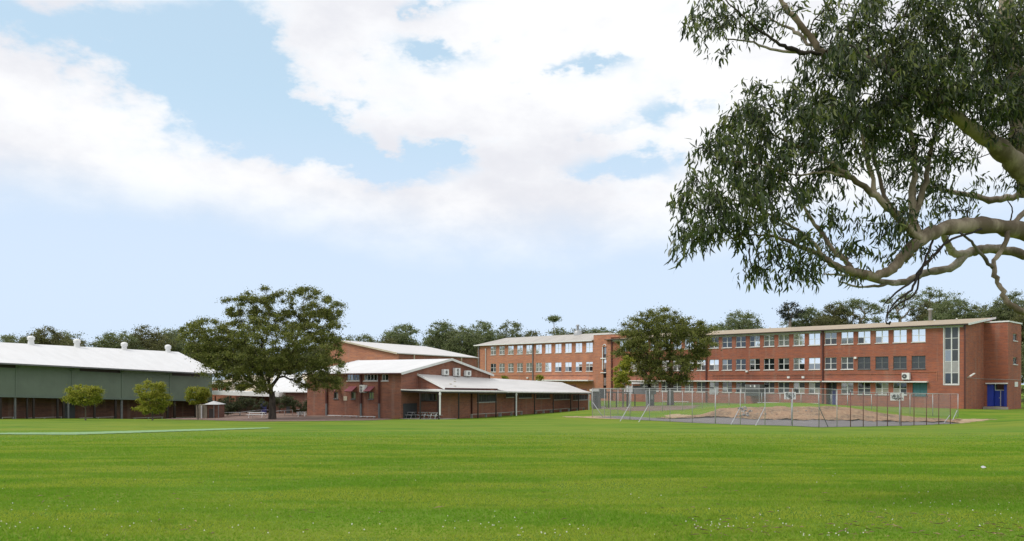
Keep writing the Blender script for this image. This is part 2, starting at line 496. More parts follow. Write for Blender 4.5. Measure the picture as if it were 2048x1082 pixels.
    A['leaf_far2'] = m_leaf('far_mid_leaf', (0.095, 0.130, 0.050), (0.190, 0.235, 0.092), (0.320, 0.350, 0.190), 0.45, clump=0.35)
    A['leaf_far3'] = m_leaf('far_olive_leaf', (0.075, 0.082, 0.028), (0.150, 0.155, 0.052), (0.250, 0.240, 0.110), 0.42, clump=0.35)
    A['leaf_pine'] = m_leaf('pine_needles', (0.010, 0.018, 0.012), (0.022, 0.034, 0.020), (0.040, 0.055, 0.030), 0.1)
    A['leaf_hedge'] = m_leaf('hedge_leaf', (0.030, 0.045, 0.018), (0.065, 0.085, 0.030), (0.11, 0.12, 0.05))
    # grass blades
    t = NT('grass_blade'); r = t.geo('Random Per Island'); mp = t.n('ShaderNodeMapping'); t.L.new(t.geo('Position'), mp.inputs[0]); mp.inputs['Scale'].default_value = (0.20, 0.55, 0.0); n = t.noise(mp.outputs[0], 1.0, 6, 0.6)
    c = t.mix(t.ramp(n, 0.42, 0.60), (0.185, 0.350, 0.025), (0.375, 0.455, 0.052))
    mp2 = t.n('ShaderNodeMapping'); t.L.new(t.geo('Position'), mp2.inputs[0]); mp2.inputs['Scale'].default_value = (0.9, 1.4, 0.0); n2 = t.noise(mp2.outputs[0], 1.0, 5, 0.65)
    c = t.mix(t.ramp(n2, 0.54, 0.72, 0, 0.6), c, (0.115, 0.270, 0.014)); c = t.mix(t.ramp(n2, 0.40, 0.24, 0, 0.45), c, (0.48, 0.44, 0.12))
    c = t.mix(t.ramp(r, 0.0, 0.35, 0.6, 0), c, (0.130, 0.275, 0.022)); c = t.mix(t.ramp(r, 0.90, 1.0, 0, 0.7), c, (0.36, 0.34, 0.12))
    t.col(c).set(rough=0.7, spec=0.15); tr = t.n('ShaderNodeBsdfTranslucent'); t.L.new(c, tr.inputs[0])
    mx = t.n('ShaderNodeMixShader'); mx.inputs[0].default_value = 0.5; t.L.new(t.b.outputs[0], mx.inputs[1]); t.L.new(tr.outputs[0], mx.inputs[2]); t.L.new(mx.outputs[0], t.N['Material Output'].inputs[0])
    A['blade'] = t.m
    # wire mesh: thin wires, mostly open
    t = NT('chain_link_wire'); tr = t.n('ShaderNodeBsdfTransparent'); d = t.b
    t.col((0.42, 0.43, 0.45)).set(rough=0.5, metal=0.2)
    mx = t.n('ShaderNodeMixShader'); mx.inputs[0].default_value = 0.14
    t.L.new(tr.outputs[0], mx.inputs[1]); t.L.new(d.outputs[0], mx.inputs[2]); t.L.new(mx.outputs[0], t.N['Material Output'].inputs[0])
    A['wire'] = t.m
mats()

# ================================================================ terrain
CTRL = []   # (x, y, z)
def cp(px, py, Y): p = at(px, py, Y); CTRL.append((p.x, p.y, p.z))
def cz(x, y, z): CTRL.append((x, y, z))
for x in (-60, -25, 0, 25, 60):
    for y in (-60, -20, 0): cz(x, y, 0.02)
for px in (-500, 200, 1024, 1800, 2500): cp(px, 1082, 8.4)
for Y in (16, 26, 38, 50, 62):
    for px in (-300, 0, 400, 800, 1150, 1400): CTRL.append(((px - HX) / FPX * Y, Y, EYE - 1.433 - 0.0262 * Y))
for Y in (16, 26, 38, 50):
    for px in (1640, 1850, 2048, 2500): CTRL.append(((px - HX) / FPX * Y, Y, EYE - 1.433 - 0.0285 * Y))
# left edge, gym base
cp(-300, 839, 78); cp(0, 838, 83); cp(200, 837, 93); cp(400, 836, 103); cp(425, 836.5, 90)
cp(-300, 836, 95); cp(100, 834.5, 100)
# big tree, yard, hall side wall
cp(545, 838.5, 78); cp(470, 838, 82); cp(512, 828, 98); cp(600, 833, 88); cp(625, 831, 87); cp(700, 834, 85); cp(802, 838, 81.8)
cp(440, 828, 104); cp(560, 826, 102)
# shed and verandah line
cp(878, 838.8, 79.8); cp(940, 836.8, 86); cp(1031, 831.5, 94.2); cp(1110, 825.5, 105); cp(1177, 821, 114); cp(1184, 819, 120)
cp(900, 836, 90); cp(960, 828, 104); cp(1040, 822, 118)
# court and bank
cp(1184, 835, 85.5); cp(1310, 842, 78); cp(1432, 848, 71.5); cp(1530, 851, 67.5); cp(1638, 855, 63.6); cp(1600, 851, 68)
cp(1780, 852.5, 69.5); cp(1917, 847.5, 77); cp(1300, 838, 83); cp(1400, 838, 80); cp(1500, 840, 78); cp(1600, 841, 76.5); cp(1700, 843, 75)
cp(1800, 845, 75.5); cp(1870, 846, 77)
cp(1340, 833, 86); cp(1400, 831, 84); cp(1440, 819.5, 83); cp(1500, 816, 82.5); cp(1600, 815.5, 81.5); cp(1690, 816.5, 80.5); cp(1730, 822, 80.5); cp(1800, 832.5, 81); cp(1880, 838, 82); cp(1950, 837, 83)
cp(1230, 815, 105); cp(1240, 824, 95); cp(1300, 820, 97)
# right, by the end tower
cp(2048, 845, 72); cp(2048, 826, 88); cp(2150, 838, 78); cp(2300, 830, 84); cp(1980, 830, 86)
def lbY(px): return 98.9 * (1 + (1837 - px) / (px + 524.0))
for px, py in ((1205, 801), (1270, 803), (1340, 804.5), (1440, 806), (1540, 808.5), (1640, 811), (1740, 812.5), (1840, 815), (1931, 818)):
    Y = lbY(px) - 0.2; cp(px, py, Y)
    cp(px, py - 0.3, Y + 8)
cp(2017, 819, 98); cp(2060, 818, 99); cp(2120, 818, 97)
cz(-90, 120, -2.2); cz(-60, 140, -1.8)
for x in (-120, -60, 0, 60, 120): cz(x, 165, -1.2)
for x in (-140, 140): cz(x, 40, -1.3); cz(x, 90, -1.8); cz(x, 0, -0.3)
C_ = np.array(CTRL)
def tps_fit(P):
    n = len(P); X = P[:, :2]
    d2 = ((X[:, None] - X[None]) ** 2).sum(-1)
    K = 0.5 * d2 * np.log(d2 + 1e-9) ; K[np.arange(n), np.arange(n)] = 0.5
    Q = np.c_[np.ones(n), X]
    A = np.block([[K, Q], [Q.T, np.zeros((3, 3))]])
    b = np.r_[P[:, 2], np.zeros(3)]
    return np.linalg.solve(A, b)
W_ = tps_fit(C_)
def tps(x, y):
    x = np.asarray(x, float); y = np.asarray(y, float); sh = x.shape
    X = np.stack([x.ravel(), y.ravel()], 1)
    out = np.empty(len(X))
    for i in range(0, len(X), 20000):
        q = X[i:i + 20000]
        d2 = ((q[:, None] - C_[None, :, :2]) ** 2).sum(-1)
        out[i:i + 20000] = (0.5 * d2 * np.log(d2 + 1e-9)) @ W_[:-3] + W_[-3] + q @ W_[-2:]
    return out.reshape(sh)
def far_blend(x, y, z):
    m = np.maximum(np.maximum(np.abs(x) - 110, 0) / 60, np.maximum(np.maximum(y - 150, -60 - y), 0) / 60)
    f = np.clip(m, 0, 1); f = f * f * (3 - 2 * f)
    return z * (1 - f) + np.where(y < 0, -0.1, -1.2) * f
GX = np.unique(np.r_[np.array([-3000, -1500, -800, -450, -300, -220]), np.arange(-170, -75, 5.0), np.arange(-75, 95, 0.8), np.arange(95, 171, 5.0), np.array([220, 300, 450, 800, 1500, 3000])])
GY = np.unique(np.r_[np.array([-3000, -1200, -500, -250, -140]), np.arange(-100, 0, 8.0), np.arange(0, 55, 1.5), np.arange(55, 125, 0.6), np.arange(125, 175, 4.0), np.arange(175, 260, 14.0), np.array([320, 450, 700, 1200, 3000])])
gxx, gyy = np.meshgrid(GX, GY)
cl = tps(np.clip(gxx, -170, 170), np.clip(gyy, -120, 210))
GZ = far_blend(gxx, gyy, cl)
def gz(x, y):
    """height of the terrain sheet (bilinear on its own grid)"""
    x = np.asarray(x, float); y = np.asarray(y, float)
    i = np.clip(np.searchsorted(GX, x) - 1, 0, len(GX) - 2); j = np.clip(np.searchsorted(GY, y) - 1, 0, len(GY) - 2)
    fx = (x - GX[i]) / (GX[i + 1] - GX[i]); fy = (y - GY[j]) / (GY[j + 1] - GY[j])
    return (GZ[j, i] * (1 - fx) * (1 - fy) + GZ[j, i + 1] * fx * (1 - fy) + GZ[j + 1, i] * (1 - fx) * fy + GZ[j + 1, i + 1] * fx * fy)
def grid_faces(nx, ny):
    i, j = np.meshgrid(np.arange(nx - 1), np.arange(ny - 1))
    a = (j * nx + i).ravel()
    return np.stack([a, a + 1, a + 1 + nx, a + nx], 1)
lawn = place('lawn', np_mesh('lawn', np.stack([gxx.ravel(), gyy.ravel(), GZ.ravel()], 1), grid_faces(len(GX), len(GY)), MAT['lawn'], True))
tag(lawn, kind='structure')

def inpoly(x, y, poly):
    c = np.zeros(x.shape, bool); n = len(poly); j = n - 1
    for i in range(n):
        xi, yi = poly[i]; xj, yj = poly[j]
        m = ((yi > y) != (yj > y)) & (x < (xj - xi) * (y - yi) / (yj - yi + 1e-12) + xi)
        c ^= m; j = i
    return c
def ground_xy(px, py):
    """where the view ray through the pixel meets the terrain"""
    Y = np.linspace(8, 140, 2600)
    zr = EYE + (HY - py) / FPX * Y
    g = gz((px - HX) / FPX * Y, Y)
    k = np.argmax(zr <= g)
    return ((px - HX) / FPX * Y[k], Y[k])
def sheet(name, poly, mat, lift=0.02, step=0.45, bumpy=0.0, ragged=0.0, label=None, cat=None, kind='structure'):
    """draped sheet clipped to a polygon of (x, y), edge ragged by noise"""
    P = np.array(poly); x0, y0 = P.min(0) - 1; x1, y1 = P.max(0) + 1
    xs = np.arange(x0, x1, step); ys = np.arange(y0, y1, step)
    X, Y = np.meshgrid(xs, ys)
    jit = lambda s: np.sin(X * 1.3 + s) * np.cos(Y * 1.7 + 2 * s) + 0.6 * np.sin(X * 3.7 + Y * 2.9 + s)
    Xr = X + ragged * jit(1.0); Yr = Y + ragged * jit(4.0)
    c = inpoly(Xr, Yr, P)
    Z = gz(X, Y) + lift
    if bumpy:
        Z = Z + bumpy * np.abs(np.sin(X * 0.9 + 1.3 * np.sin(Y * 0.7)) * np.cos(Y * 1.1 + np.sin(X * 1.9))) + bumpy * 0.5 * rng.random(X.shape)
    F = grid_faces(len(xs), len(ys))
    cf = c.ravel()[F].sum(1) >= 2
    F = F[cf]
    used, inv = np.unique(F, return_inverse=True)
    V = np.stack([X.ravel(), Y.ravel(), Z.ravel()], 1)[used]
    o = place(name, np_mesh(name, V, inv.reshape(F.shape), mat, True))
    tag(o, label, cat, kind=kind)
    return o
def gpoly(pts): return [ground_xy(*p) for p in pts]

# ================================================================ building frames
class Frame:
    """local axes of a facade: x along it to the right, y away from the camera, z up; built from two measured corners"""
    def __init__(s, x0, y0, x1, y1, z0=0.0):
        s.o = Vector((x0, y0, z0)); d = Vector((x1 - x0, y1 - y0, 0)); s.L = d.length
        s.d = d.normalized(); s.n = Vector((-s.d.y, s.d.x, 0)); s.rz = math.atan2(s.d.y, s.d.x)
    @classmethod
    def px(c, pa, Ya, pb, Yb, z0=0.0):
        return c((pa - HX) / FPX * Ya, Ya, (pb - HX) / FPX * Yb, Yb, z0)
    def u(s, px, w=0.0):
        """local x where the view ray of column px crosses the line y = w"""
        r = (px - HX) / FPX; b = s.o + s.n * w
        return (r * b.y - b.x) / (s.d.x - r * s.d.y)
    def w(s, px, u=0.0):
        r = (px - HX) / FPX; b = s.o + s.d * u
        return (r * b.y - b.x) / (s.n.x - r * s.n.y)
    def world(s, u, w, h=0.0): return s.o + s.d * u + s.n * w + Vector((0, 0, h))
    def hz(s, py, u, w=0.0):
        """local height seen at row py at local (u, w)"""
        return zat(py, s.world(u, w).y) - s.o.z
    def uh(s, px, py, w=0.0):
        u = s.u(px, w); return u, s.hz(py, u, w)
    def wh(s, px, py, u=0.0):
        w = s.w(px, u); return w, s.hz(py, u, w)
    def root(s, name): return empty(name, s.o, s.rz)

# ---- shared window meshes
_wc = {}
def win_mesh(kind, W, H, cols, rows, fr=0.055, mull=0.075, mid=0.11, depth=0.07, mat='frame'):
    key = (kind, round(W, 3), round(H, 3), cols, rows, mat)
    if key in _wc: return _wc[key]
    b = MB()
    b.box(0, W, 0, depth, 0, fr); b.box(0, W, 0, depth, H - fr, H)
    b.box(0, fr, 0, depth, fr, H - fr); b.box(W - fr, W, 0, depth, fr, H - fr)
    cw = W / cols; rh = H / rows; cells = []
    for i in range(1, cols):
        m = mid if i * 2 == cols else mull
        b.box(i * cw - m / 2, i * cw + m / 2, -0.012, depth - 0.01, fr, H - fr)
    for j in range(1, rows):
        for i in range(cols):
            x0 = fr if i == 0 else i * cw + mull / 2 + 0.02; x1 = W - fr if i == cols - 1 else (i + 1) * cw - mull / 2 - 0.02
            b.box(x0, x1, 0.006, depth - 0.012, j * rh - 0.03, j * rh + 0.03)
    for j in range(rows):
        for i in range(cols):
            cells.append((i * cw + 0.02, j * rh + 0.02))
    pw, ph = cw - 0.04, rh - 0.04
    fm = b.mesh('window_frame', MAT[mat])
    _wc[key] = (fm, cells, pw, ph, depth)
    return _wc[key]
_pm = {}
def pane_mesh(pw, ph, m):
    k = (round(pw, 3), round(ph, 3), m)
    if k not in _pm: _pm[k] = MB().box(0, pw, 0, 0.012, 0, ph).mesh('pane', MAT[m])
    return _pm[k]
_sm = {}
def sill_mesh(W, m='frame'):
    k = (round(W, 3), m)
    if k not in _sm: _sm[k] = MB().box(-0.05, W + 0.05, -0.10, 0.10, -0.09, -0.003).mesh('sill', MAT[m])
    return _sm[k]
_rm = {}
def reveal_mesh(W, H):
    k = (round(W, 3), round(H, 3))
    if k not in _rm:
        _rm[k] = MB().box(0, W, 0.20, 0.22, 0, H).mesh('backing', MAT['fan'])
    return _rm[k]
def window(root, u, h, W, H, panes, cols=2, rows=2, w=0.0, rot=0.0, recess=0.10, sill=True, mat='frame', sillm='frame', **k):
    """panes: material key for all, or a list row by row from the bottom"""
    fm, cells, pw, ph, dp = win_mesh('w', W, H, cols, rows, mat=mat, **k)
    f = place('window', fm, root, (u, w + recess, h) if rot == 0 else (u - recess, w, h), (0, 0, rot))
    if isinstance(panes, str): panes = [panes] * (cols * rows)
    for (x, z), m in zip(cells, panes):
        jit = rng.normal(0, 0.0022, 2)
        place('pane', pane_mesh(pw, ph, m), f, (x, 0.03, z), (jit[0], 0, jit[1]))
    if sill: place('sill', sill_mesh(W, sillm), f, (0, -recess * 0.9, 0))
    return f

def wall_with_holes(x0, x1, z0, z1, holes, y0, t, tilt=0.0):
    """one wall slab in the x-z plane with rectangular openings (real depth t)"""
    xs = sorted({x0, x1} | {round(v, 4) for h in holes for v in (h[0], h[1])})
    zs = sorted({z0, z1} | {round(v, 4) for h in holes for v in (h[2], h[3])})
    xs = [x for x in xs if x0 <= x <= x1]; zs = [z for z in zs if z0 <= z <= z1]
    solid = lambda i, j: not any(h[0] - 1e-4 <= (xs[i] + xs[i + 1]) / 2 <= h[1] + 1e-4 and h[2] - 1e-4 <= (zs[j] + zs[j + 1]) / 2 <= h[3] + 1e-4 for h in holes)
    nx, nz = len(xs) - 1, len(zs) - 1
    S = [[solid(i, j) for j in range(nz)] for i in range(nx)]
    b = MB(); idx = {}
    def v(i, j, k):
        if (i, j, k) not in idx:
            idx[(i, j, k)] = len(b.v); b.v.append((xs[i], y0 + k * t, zs[j] + tilt * xs[i]))
        return idx[(i, j, k)]
    for i in range(nx):
        for j in range(nz):
            if not S[i][j]: continue
            b.f.append((v(i, j, 0), v(i + 1, j, 0), v(i + 1, j + 1, 0), v(i, j + 1, 0)))
            b.f.append((v(i, j + 1, 1), v(i + 1, j + 1, 1), v(i + 1, j, 1), v(i, j, 1)))
            for di, dj, e in ((-1, 0, ((i, j), (i, j + 1))), (1, 0, ((i + 1, j + 1), (i + 1, j))), (0, -1, ((i + 1, j), (i, j))), (0, 1, ((i, j + 1), (i + 1, j + 1)))):
                a, c = i + di, j + dj
                if not (0 <= a < nx and 0 <= c < nz and S[a][c]):
                    p, q = e
                    b.f.append((v(*p, 0), v(*q, 0), v(*q, 1), v(*p, 1)))
    b.sm = [False] * len(b.f)
    return b

# ================================================================ long three-storey classroom building
VPX = -524.0
PL, PR = 955.5, 1931.0
YR = lbY(PR); YL = lbY(PL)
LB = Frame.px(PL, YL, PR, YR, 0.0)
ZR = zat(818, YR); ZLb = ZR + 0.50
LB.o.z = ZLb
TILT = (ZR - ZLb) / LB.L                      # the ground line falls slightly towards the near end
lb = LB.root('classroom_building')
tag(lb, 'long three storey red brick classroom block with rows of white framed windows', 'building')
def lbh(py, u, w=0.0): return LB.hz(py, u, w) - TILT * u
EAVE = 10.02
R3 = (8.16, 9.74); R2 = (4.84, 6.43); R1 = (1.57, 3.10)
cols_px = [1837, 1799.7, 1763.7, 1728, 1694.3, 1661.2, 1628.6, 1597.8, 1567.3, 1538, 1509.4, 1481.4, 1454, 1427.8, 1402.5, 1378, 1354, 1331, 1309, 1287.5, 1267, 1247]
lcols = [1178.6, 1157.5, 1136.7, 1116.5, 1096.5, 1077.5, 1058.2, 1039.8, 1021.6, 1003.9, 986.6]
WW = 1.62; WL = 1.50
wins = []   # (u0, h0, W, H, panes, kw)
S, B, Mi, D, G, P = 'g_sky', 'g_blind', 'g_mid', 'g_dark', 'g_grey', 'g_poster'
top_p = [[S]*4, [S]*4, [Mi, S, S, S], [G, S, S, S], [Mi, Mi, S, S], [G, G, Mi, Mi], [S]*4, [S]*4, [S]*4, [Mi, S, S, S], [D, S, D, Mi], [D]*4, [D, D, D, D], [D, Mi, D, D], [S, Mi, Mi, S], [S]*4, [Mi, S, S, S], [S]*4, [S, S, Mi, S], [D, D, S, S], [S]*4, [S]*4]
mid_p = [[G]*4, [G]*4, [G]*4, [G]*4, [G, G, Mi, G], [G, G, G, G], [Mi, Mi, B, B], [Mi, D, S, S], [D, D, D, Mi], [D]*4, [D, D, Mi, D], [D, D, D, D], [D, D, Mi, D], [D, Mi, S, S], [Mi, D, S, S], [S, Mi, S, S], [Mi, Mi, S, S], [S]*4, [Mi, S, S, S], [D, D, S, S], [S]*4, [Mi]*4]
low_p = [None, [P, G, D, D], [P, P, D, P], [G, G, D, D], [Mi]*4, None, [Mi, P, P, G], [D, P, Mi, G], [G]*4, [G, G, D, G], None, [D, Mi, D, G], [Mi, G, D, D], [G, Mi, Mi, D], [G]*4, [Mi]*4, [G]*4, [D, G, G, G], [Mi]*4, [G]*4, None, None]
holes = []
for k, px in enumerate(cols_px):
    uc = LB.u(px)
    for row, pan in ((R3, top_p[k]), (R2, mid_p[k]), (R1, low_p[k])):
        if pan is None: continue
        a = uc - WW / 2
        scr = row is R2 and k < 4
        wins.append((a, row[0], WW, row[1] - row[0], pan, dict(mat='midgrey' if scr else 'frame', sillm='midgrey' if scr else 'frame')))
        holes.append((a, a + WW, row[0], row[1]))
for k, px in enumerate(lcols):
    uc = LB.u(px); a = uc - WL / 2
    pan2 = [B]*4 if k > 3 and k < 10 else ([Mi, D, B, B] if k < 4 else [D, Mi, D, G])
    kwb = dict(mat='white', recess=.04, mid=.06, mull=.04, fr=.035); wins.append((a, R3[0] - 0.02, WL, R3[1] - R3[0], [B]*4, kwb)); holes.append((a, a + WL, R3[0] - 0.02, R3[1]- 0.02))
    wins.append((a, R2[0], WL, R2[1] - R2[0], pan2, kwb)); holes.append((a, a + WL, R2[0], R2[1]))
# teal-screened window, door recess, tall stair window, slot window
uT = LB.u(1839.5); holes.append((uT - 0.86, uT + 0.86, 1.50, 3.10))
uD0, uD1 = LB.u(1651.5), LB.u(1673.5); holes.append((uD0, uD1, 0.0, 3.08))
uS0, uS1 = LB.u(1888), LB.u(1917.5); hS0, hS1 = lbh(769, (uS0 + uS1) / 2), EAVE - 0.15; holes.append((uS0, uS1, hS0, hS1))
uQ0, uQ1 = LB.u(1206.5), LB.u(1213.0); hQ0, hQ1 = lbh(776, uQ0), lbh(694, uQ0); holes.append((uQ0, uQ1, hQ0, hQ1))
uWest = LB.u(1187.5); uMid = LB.u(1222)
wl = [h for h in holes if h[1] <= uWest]; wq = [h for h in holes if uWest < h[0] < uMid]; wr = [h for h in holes if h[0] > uMid]
bw = wall_with_holes(0, uWest, -1.2, EAVE, wl, 0, 0.3, TILT).build('wall', MAT['brick_pale'], lb); tag(bw, 'paler brick wall under the grey roof')
wall_with_holes(uWest + 0.004, uMid, -1.2, EAVE - 0.1 + 1.05, wq, -0.06, 0.36, TILT).build('stair_tower_wall', MAT['brick_pale'], lb)
wall_with_holes(uMid + 0.004, LB.L, -1.2, EAVE, wr, 0, 0.3, TILT).build('wall', MAT['brick'], lb)
for a, h, W, H, pan, kw in wins:
    window(lb, a, h + TILT * (a + W / 2), W, H, pan, **kw)
# dark interior wall behind all openings so the rooms are closed
b = MB(); b.box(0.4, LB.L - 0.4, 0.9, 1.0, -1.0, EAVE - 0.2, TILT); b.build('inner_partition', MAT['darkgrey'], lb)
# stair tower parapet and returns
hp = EAVE - 0.1 + 1.05
uTe = LB.u(1238)
b = MB(); b.box(uWest + 0.004, uTe, 0.31, 6.5, EAVE - 1.5, hp - 0.006, TILT); b.box(uMid, uTe, -0.04, 0.3, EAVE + 0.42, hp, TILT)
b.build('stair_tower_parapet', MAT['brick_pale'], lb)
b = MB(); b.box(uWest - 0.05, uTe + 0.08, -0.12, 6.6, hp + 0.002, hp + 0.12, TILT); b.build('parapet_cap', MAT['white'], lb)
# roofs: grey gable over the far wing, tan skillion over the near wing
w_g = 9.4
z0 = EAVE + 0.10
def T(u, w, h): return (u, w, h + TILT * u)
b = MB()
ridge_h = EAVE + 1.62; uh0 = LB.u(1012, 4.7)
b.add([T(-0.5, -0.45, z0), T(uWest, -0.45, z0), T(uWest, 4.7, ridge_h), T(uh0, 4.7, ridge_h), T(-0.5, 9.8, z0), T(uWest, 9.8, z0)],
      [(0, 1, 2, 3), (0, 3, 4), (3, 2, 5, 4), (1, 5, 2), (0, 4, 5, 1)])
r = b.build('roof', MAT['roof_grey'], lb); tag(r, 'grey corrugated roof with a hipped far end')
b = MB(); b.box(-0.52, uWest - 0.004, -0.58, -0.455, EAVE - 0.06, EAVE + 0.13, TILT); b.box(-0.62, -0.505, -0.58, 9.9, EAVE - 0.06, EAVE + 0.13, TILT)
b.build('gutter', MAT['white'], lb)
b = MB(); b.box(-0.5, uWest - 0.004, -0.44, -0.004, EAVE + 0.004, EAVE + 0.07, TILT); b.build('soffit', MAT['frieze'], lb)
uE = LB.L + 0.45; uW2 = LB.u(1209.6, -0.5)
back_w = 10.3; back_h = LB.hz(634.8, uE, back_w) - TILT * uE
b = MB()
b.slab([T(uW2, -0.5, EAVE + 0.13), T(uE, -0.5, EAVE + 0.13), T(uE, back_w, back_h), T(uW2, back_w, back_h)], 0.09)
r = b.build('roof', MAT['roof_tan'], lb); tag(r, 'tan corrugated roof rising away from the field')
b = MB(); b.box(uW2, uE + 0.02, -0.62, -0.504, EAVE - 0.04, EAVE + 0.10, TILT); r = b.build('gutter', MAT['dark'], lb); tag(r, 'dark gutter')
b = MB(); b.box(uMid + 0.05, LB.L + 0.02, -0.075, -0.004, EAVE - 0.26, EAVE - 0.02, TILT); b.box(uW2 + 0.04, uE - 0.05, -0.50, -0.08, EAVE - 0.018, EAVE + 0.015, TILT)
b.build('frieze', MAT['frieze'], lb)
b = MB()
b.bar(T(uE + 0.035, -0.55, EAVE + 0.03), T(uE + 0.035, back_w, back_h - 0.07), 0.06, 0.24); b.build('barge_board', MAT['white'], lb)
# near end wall (follows the roof slope) and the projecting end tower
w_t = LB.w(1969.0, LB.L)
h_at = lambda w: EAVE + (back_h - EAVE - 0.13) * (w + 0.5) / (back_w + 0.5) - 0.02
b = MB(); b.prism([(0.304, -1.2), (w_t + 3, -1.2), (w_t + 3, h_at(w_t + 3)), (0.304, h_at(0.304))], 'x', LB.L - 0.3, LB.L)
for i in range(len(b.v)): b.v[i] = (b.v[i][0], b.v[i][1], b.v[i][2] + TILT * b.v[i][0])
b.build('wall', MAT['brick'], lb)
tw0 = LB.L; tw1 = LB.u(2016.5, w_t); w_b = LB.w(2042.5, tw1)
ht = LB.hz(646.2, tw0, w_t)
b = MB()
hd = LB.hz(767.5, tw1, w_t); hb = LB.hz(813.5, tw1, w_t); t0 = tw0 + 0.22; t1 = tw1 - 0.14
b.box(tw0 + 0.003, t0, w_t, w_t + 0.35, -1.5, ht); b.box(t1, tw1, w_t, w_t + 0.35, -1.5, ht); b.box(t0, t1, w_t, w_t + 0.35, hd, ht); b.box(t0, t1, w_t + 0.01, w_t + 0.35, -1.5, hb)
b.build('end_tower_wall', MAT['brick'], lb)
# right-hand face of the tower with two small windows
sw = []
wy1, wy0 = LB.w(2034.5, tw1), LB.w(2026.2, tw1)
z1a, z1b = LB.hz(681, tw1, wy0), LB.hz(667, tw1, wy0); z2a, z2b = LB.hz(728.5, tw1, wy0), LB.hz(714.5, tw1, wy0)
H2 = [(wy0, wy1, z1a, z1b), (wy0, wy1, z2a, z2b)]
b = wall_with_holes(w_t + 0.352, w_b, -1.5, ht, H2, 0, 0.3)
for i in range(len(b.v)): x, y, z = b.v[i]; b.v[i] = (tw1 - y, x, z)
b.build('end_tower_wall', MAT['brick'], lb)
b = MB(); b.box(tw0 + 0.3, tw1 - 0.31, w_b - 0.3, w_b, -1.5, ht - 0.01); b.box(tw0 - 2.0, tw1 - 0.301, w_t + 0.36, w_b - 0.31, ht - 0.25, ht - 0.05); b.build('end_tower_back', MAT['brick'], lb)
b = MB(); b.box(tw0 - 0.02, tw1 + 0.1, w_t - 0.1, w_t + 0.36, ht + 0.003, ht + 0.17); b.box(tw1 - 0.36, tw1 + 0.1, w_t + 0.362, w_b + 0.1, ht + 0.003, ht + 0.17); b.build('parapet_cap', MAT['white'], lb)
for (a0, a1, za, zb) in H2:
    window(lb, tw1, za, a1 - a0, zb - za, 'g_dark', cols=2, rows=1, w=a0, rot=R(90), recess=0.12, mid=0.09)
# blue entrance
b = MB(); b.box(t0 - 0.1, t1 + 0.1, w_t - 0.10, w_t - 0.004, hd - 0.03, hd + 0.12); b.build('lintel', MAT['white'], lb)
mw = t1 - t0
b = MB(); b.box(t0 + 0.004, t0 + mw * 0.27, w_t + 0.30, w_t + 0.37, hb + 0.01, hd - 0.01); b.build('side_panel', MAT['blue'], lb)
b = MB(); b.box(t1 - mw * 0.17, t1 - 0.004, w_t + 0.30, w_t + 0.37, hb + 0.01, hd - 0.01); b.build('side_panel', MAT['blue'], lb)
b = MB(); b.box(t0 + mw * 0.27, t0 + mw * 0.56, w_t + 1.05, w_t + 1.1, hb + 0.01, hd - 0.85)
dr = b.build('door', MAT['blue'], lb); MB().box(t0 + mw * .50, t0 + mw * .53, w_t + 1.0, w_t + 1.046, hb + 1.0, hb + 1.15).build('handle', MAT['galv'], dr)
b = MB(); b.box(t0 + mw * 0.60, t0 + mw * 0.83, w_t + 1.05, w_t + 1.1, hb + 0.01, hd - 0.85); b.build('door', MAT['blue'], lb)
b = MB(); b.box(t0 + mw * 0.562, t0 + mw * 0.598, w_t + 0.98, w_t + 1.08, hb + 0.01, hd - 0.85); b.build('door_stile', MAT['frame'], lb)
b = MB()
b.box(t0 + mw * 0.30, t0 + mw * 0.84, w_t + 0.99, w_t + 1.06, hd - 0.84, hd - 0.74); b.box(t0 + mw * 0.30, t0 + mw * 0.33, w_t + 0.99, w_t + 1.06, hd - 0.735, hd - 0.02); b.build('transom', MAT['frame'], lb)
b = MB(); b.box(t0 + mw * 0.33, t1 - 0.3, w_t + 1.10, w_t + 1.12, hd - 0.74, hd - 0.01); b.build('fanlight', MAT['g_dark'], lb)
b = MB(); b.box(t0 + mw * .27, t0 + mw * .30, w_t + 0.372, w_t + 1.1, hb, hd - 0.01); b.build('reveal_panel', MAT['blue'], lb)
b = MB(); b.box(t0 - 0.15, t1 + 0.15, w_t - 1.0, w_t - 0.01, hb - 0.5, hb - 0.02); b.build('step', MAT['concrete'], lb)
# notice board on the tower
wn0, wn1 = LB.w(2029, tw1), LB.w(2035, tw1); zn0, zn1 = LB.hz(773.5, tw1, wn0), LB.hz(763.5, tw1, wn0)
b = MB(); b.box(tw1 + 0.004, tw1 + 0.06, wn0, wn1, zn0, zn1); b.build('meter_box', MAT['white'], lb)
# tall stair window
k5 = ['g_dark', 'g_grey', 'g_poster', 'g_poster', 'g_mid', 'g_grey', 'g_grey', 'g_grey', 'g_grey', 'g_grey']
window(lb, uS0, hS0 + TILT * uS0, uS1 - uS0, hS1 - hS0, k5, cols=2, rows=5, recess=0.08, sill=False, fr=0.10, mid=0.13, mull=0.1)
b = MB(); b.box(uS0 - 0.08, uS0 - 0.003, -0.05, 0.1, hS0 - 0.08, hS1, TILT); b.box(uS1 + 0.003, uS1 + 0.08, -0.05, 0.1, hS0 - 0.08, hS1, TILT); b.box(uS0 - 0.003, uS1 + 0.003, -0.05, 0.1, hS0 - 0.09, hS0 - 0.003, TILT)
b.build('window_surround', MAT['frame'], lb)
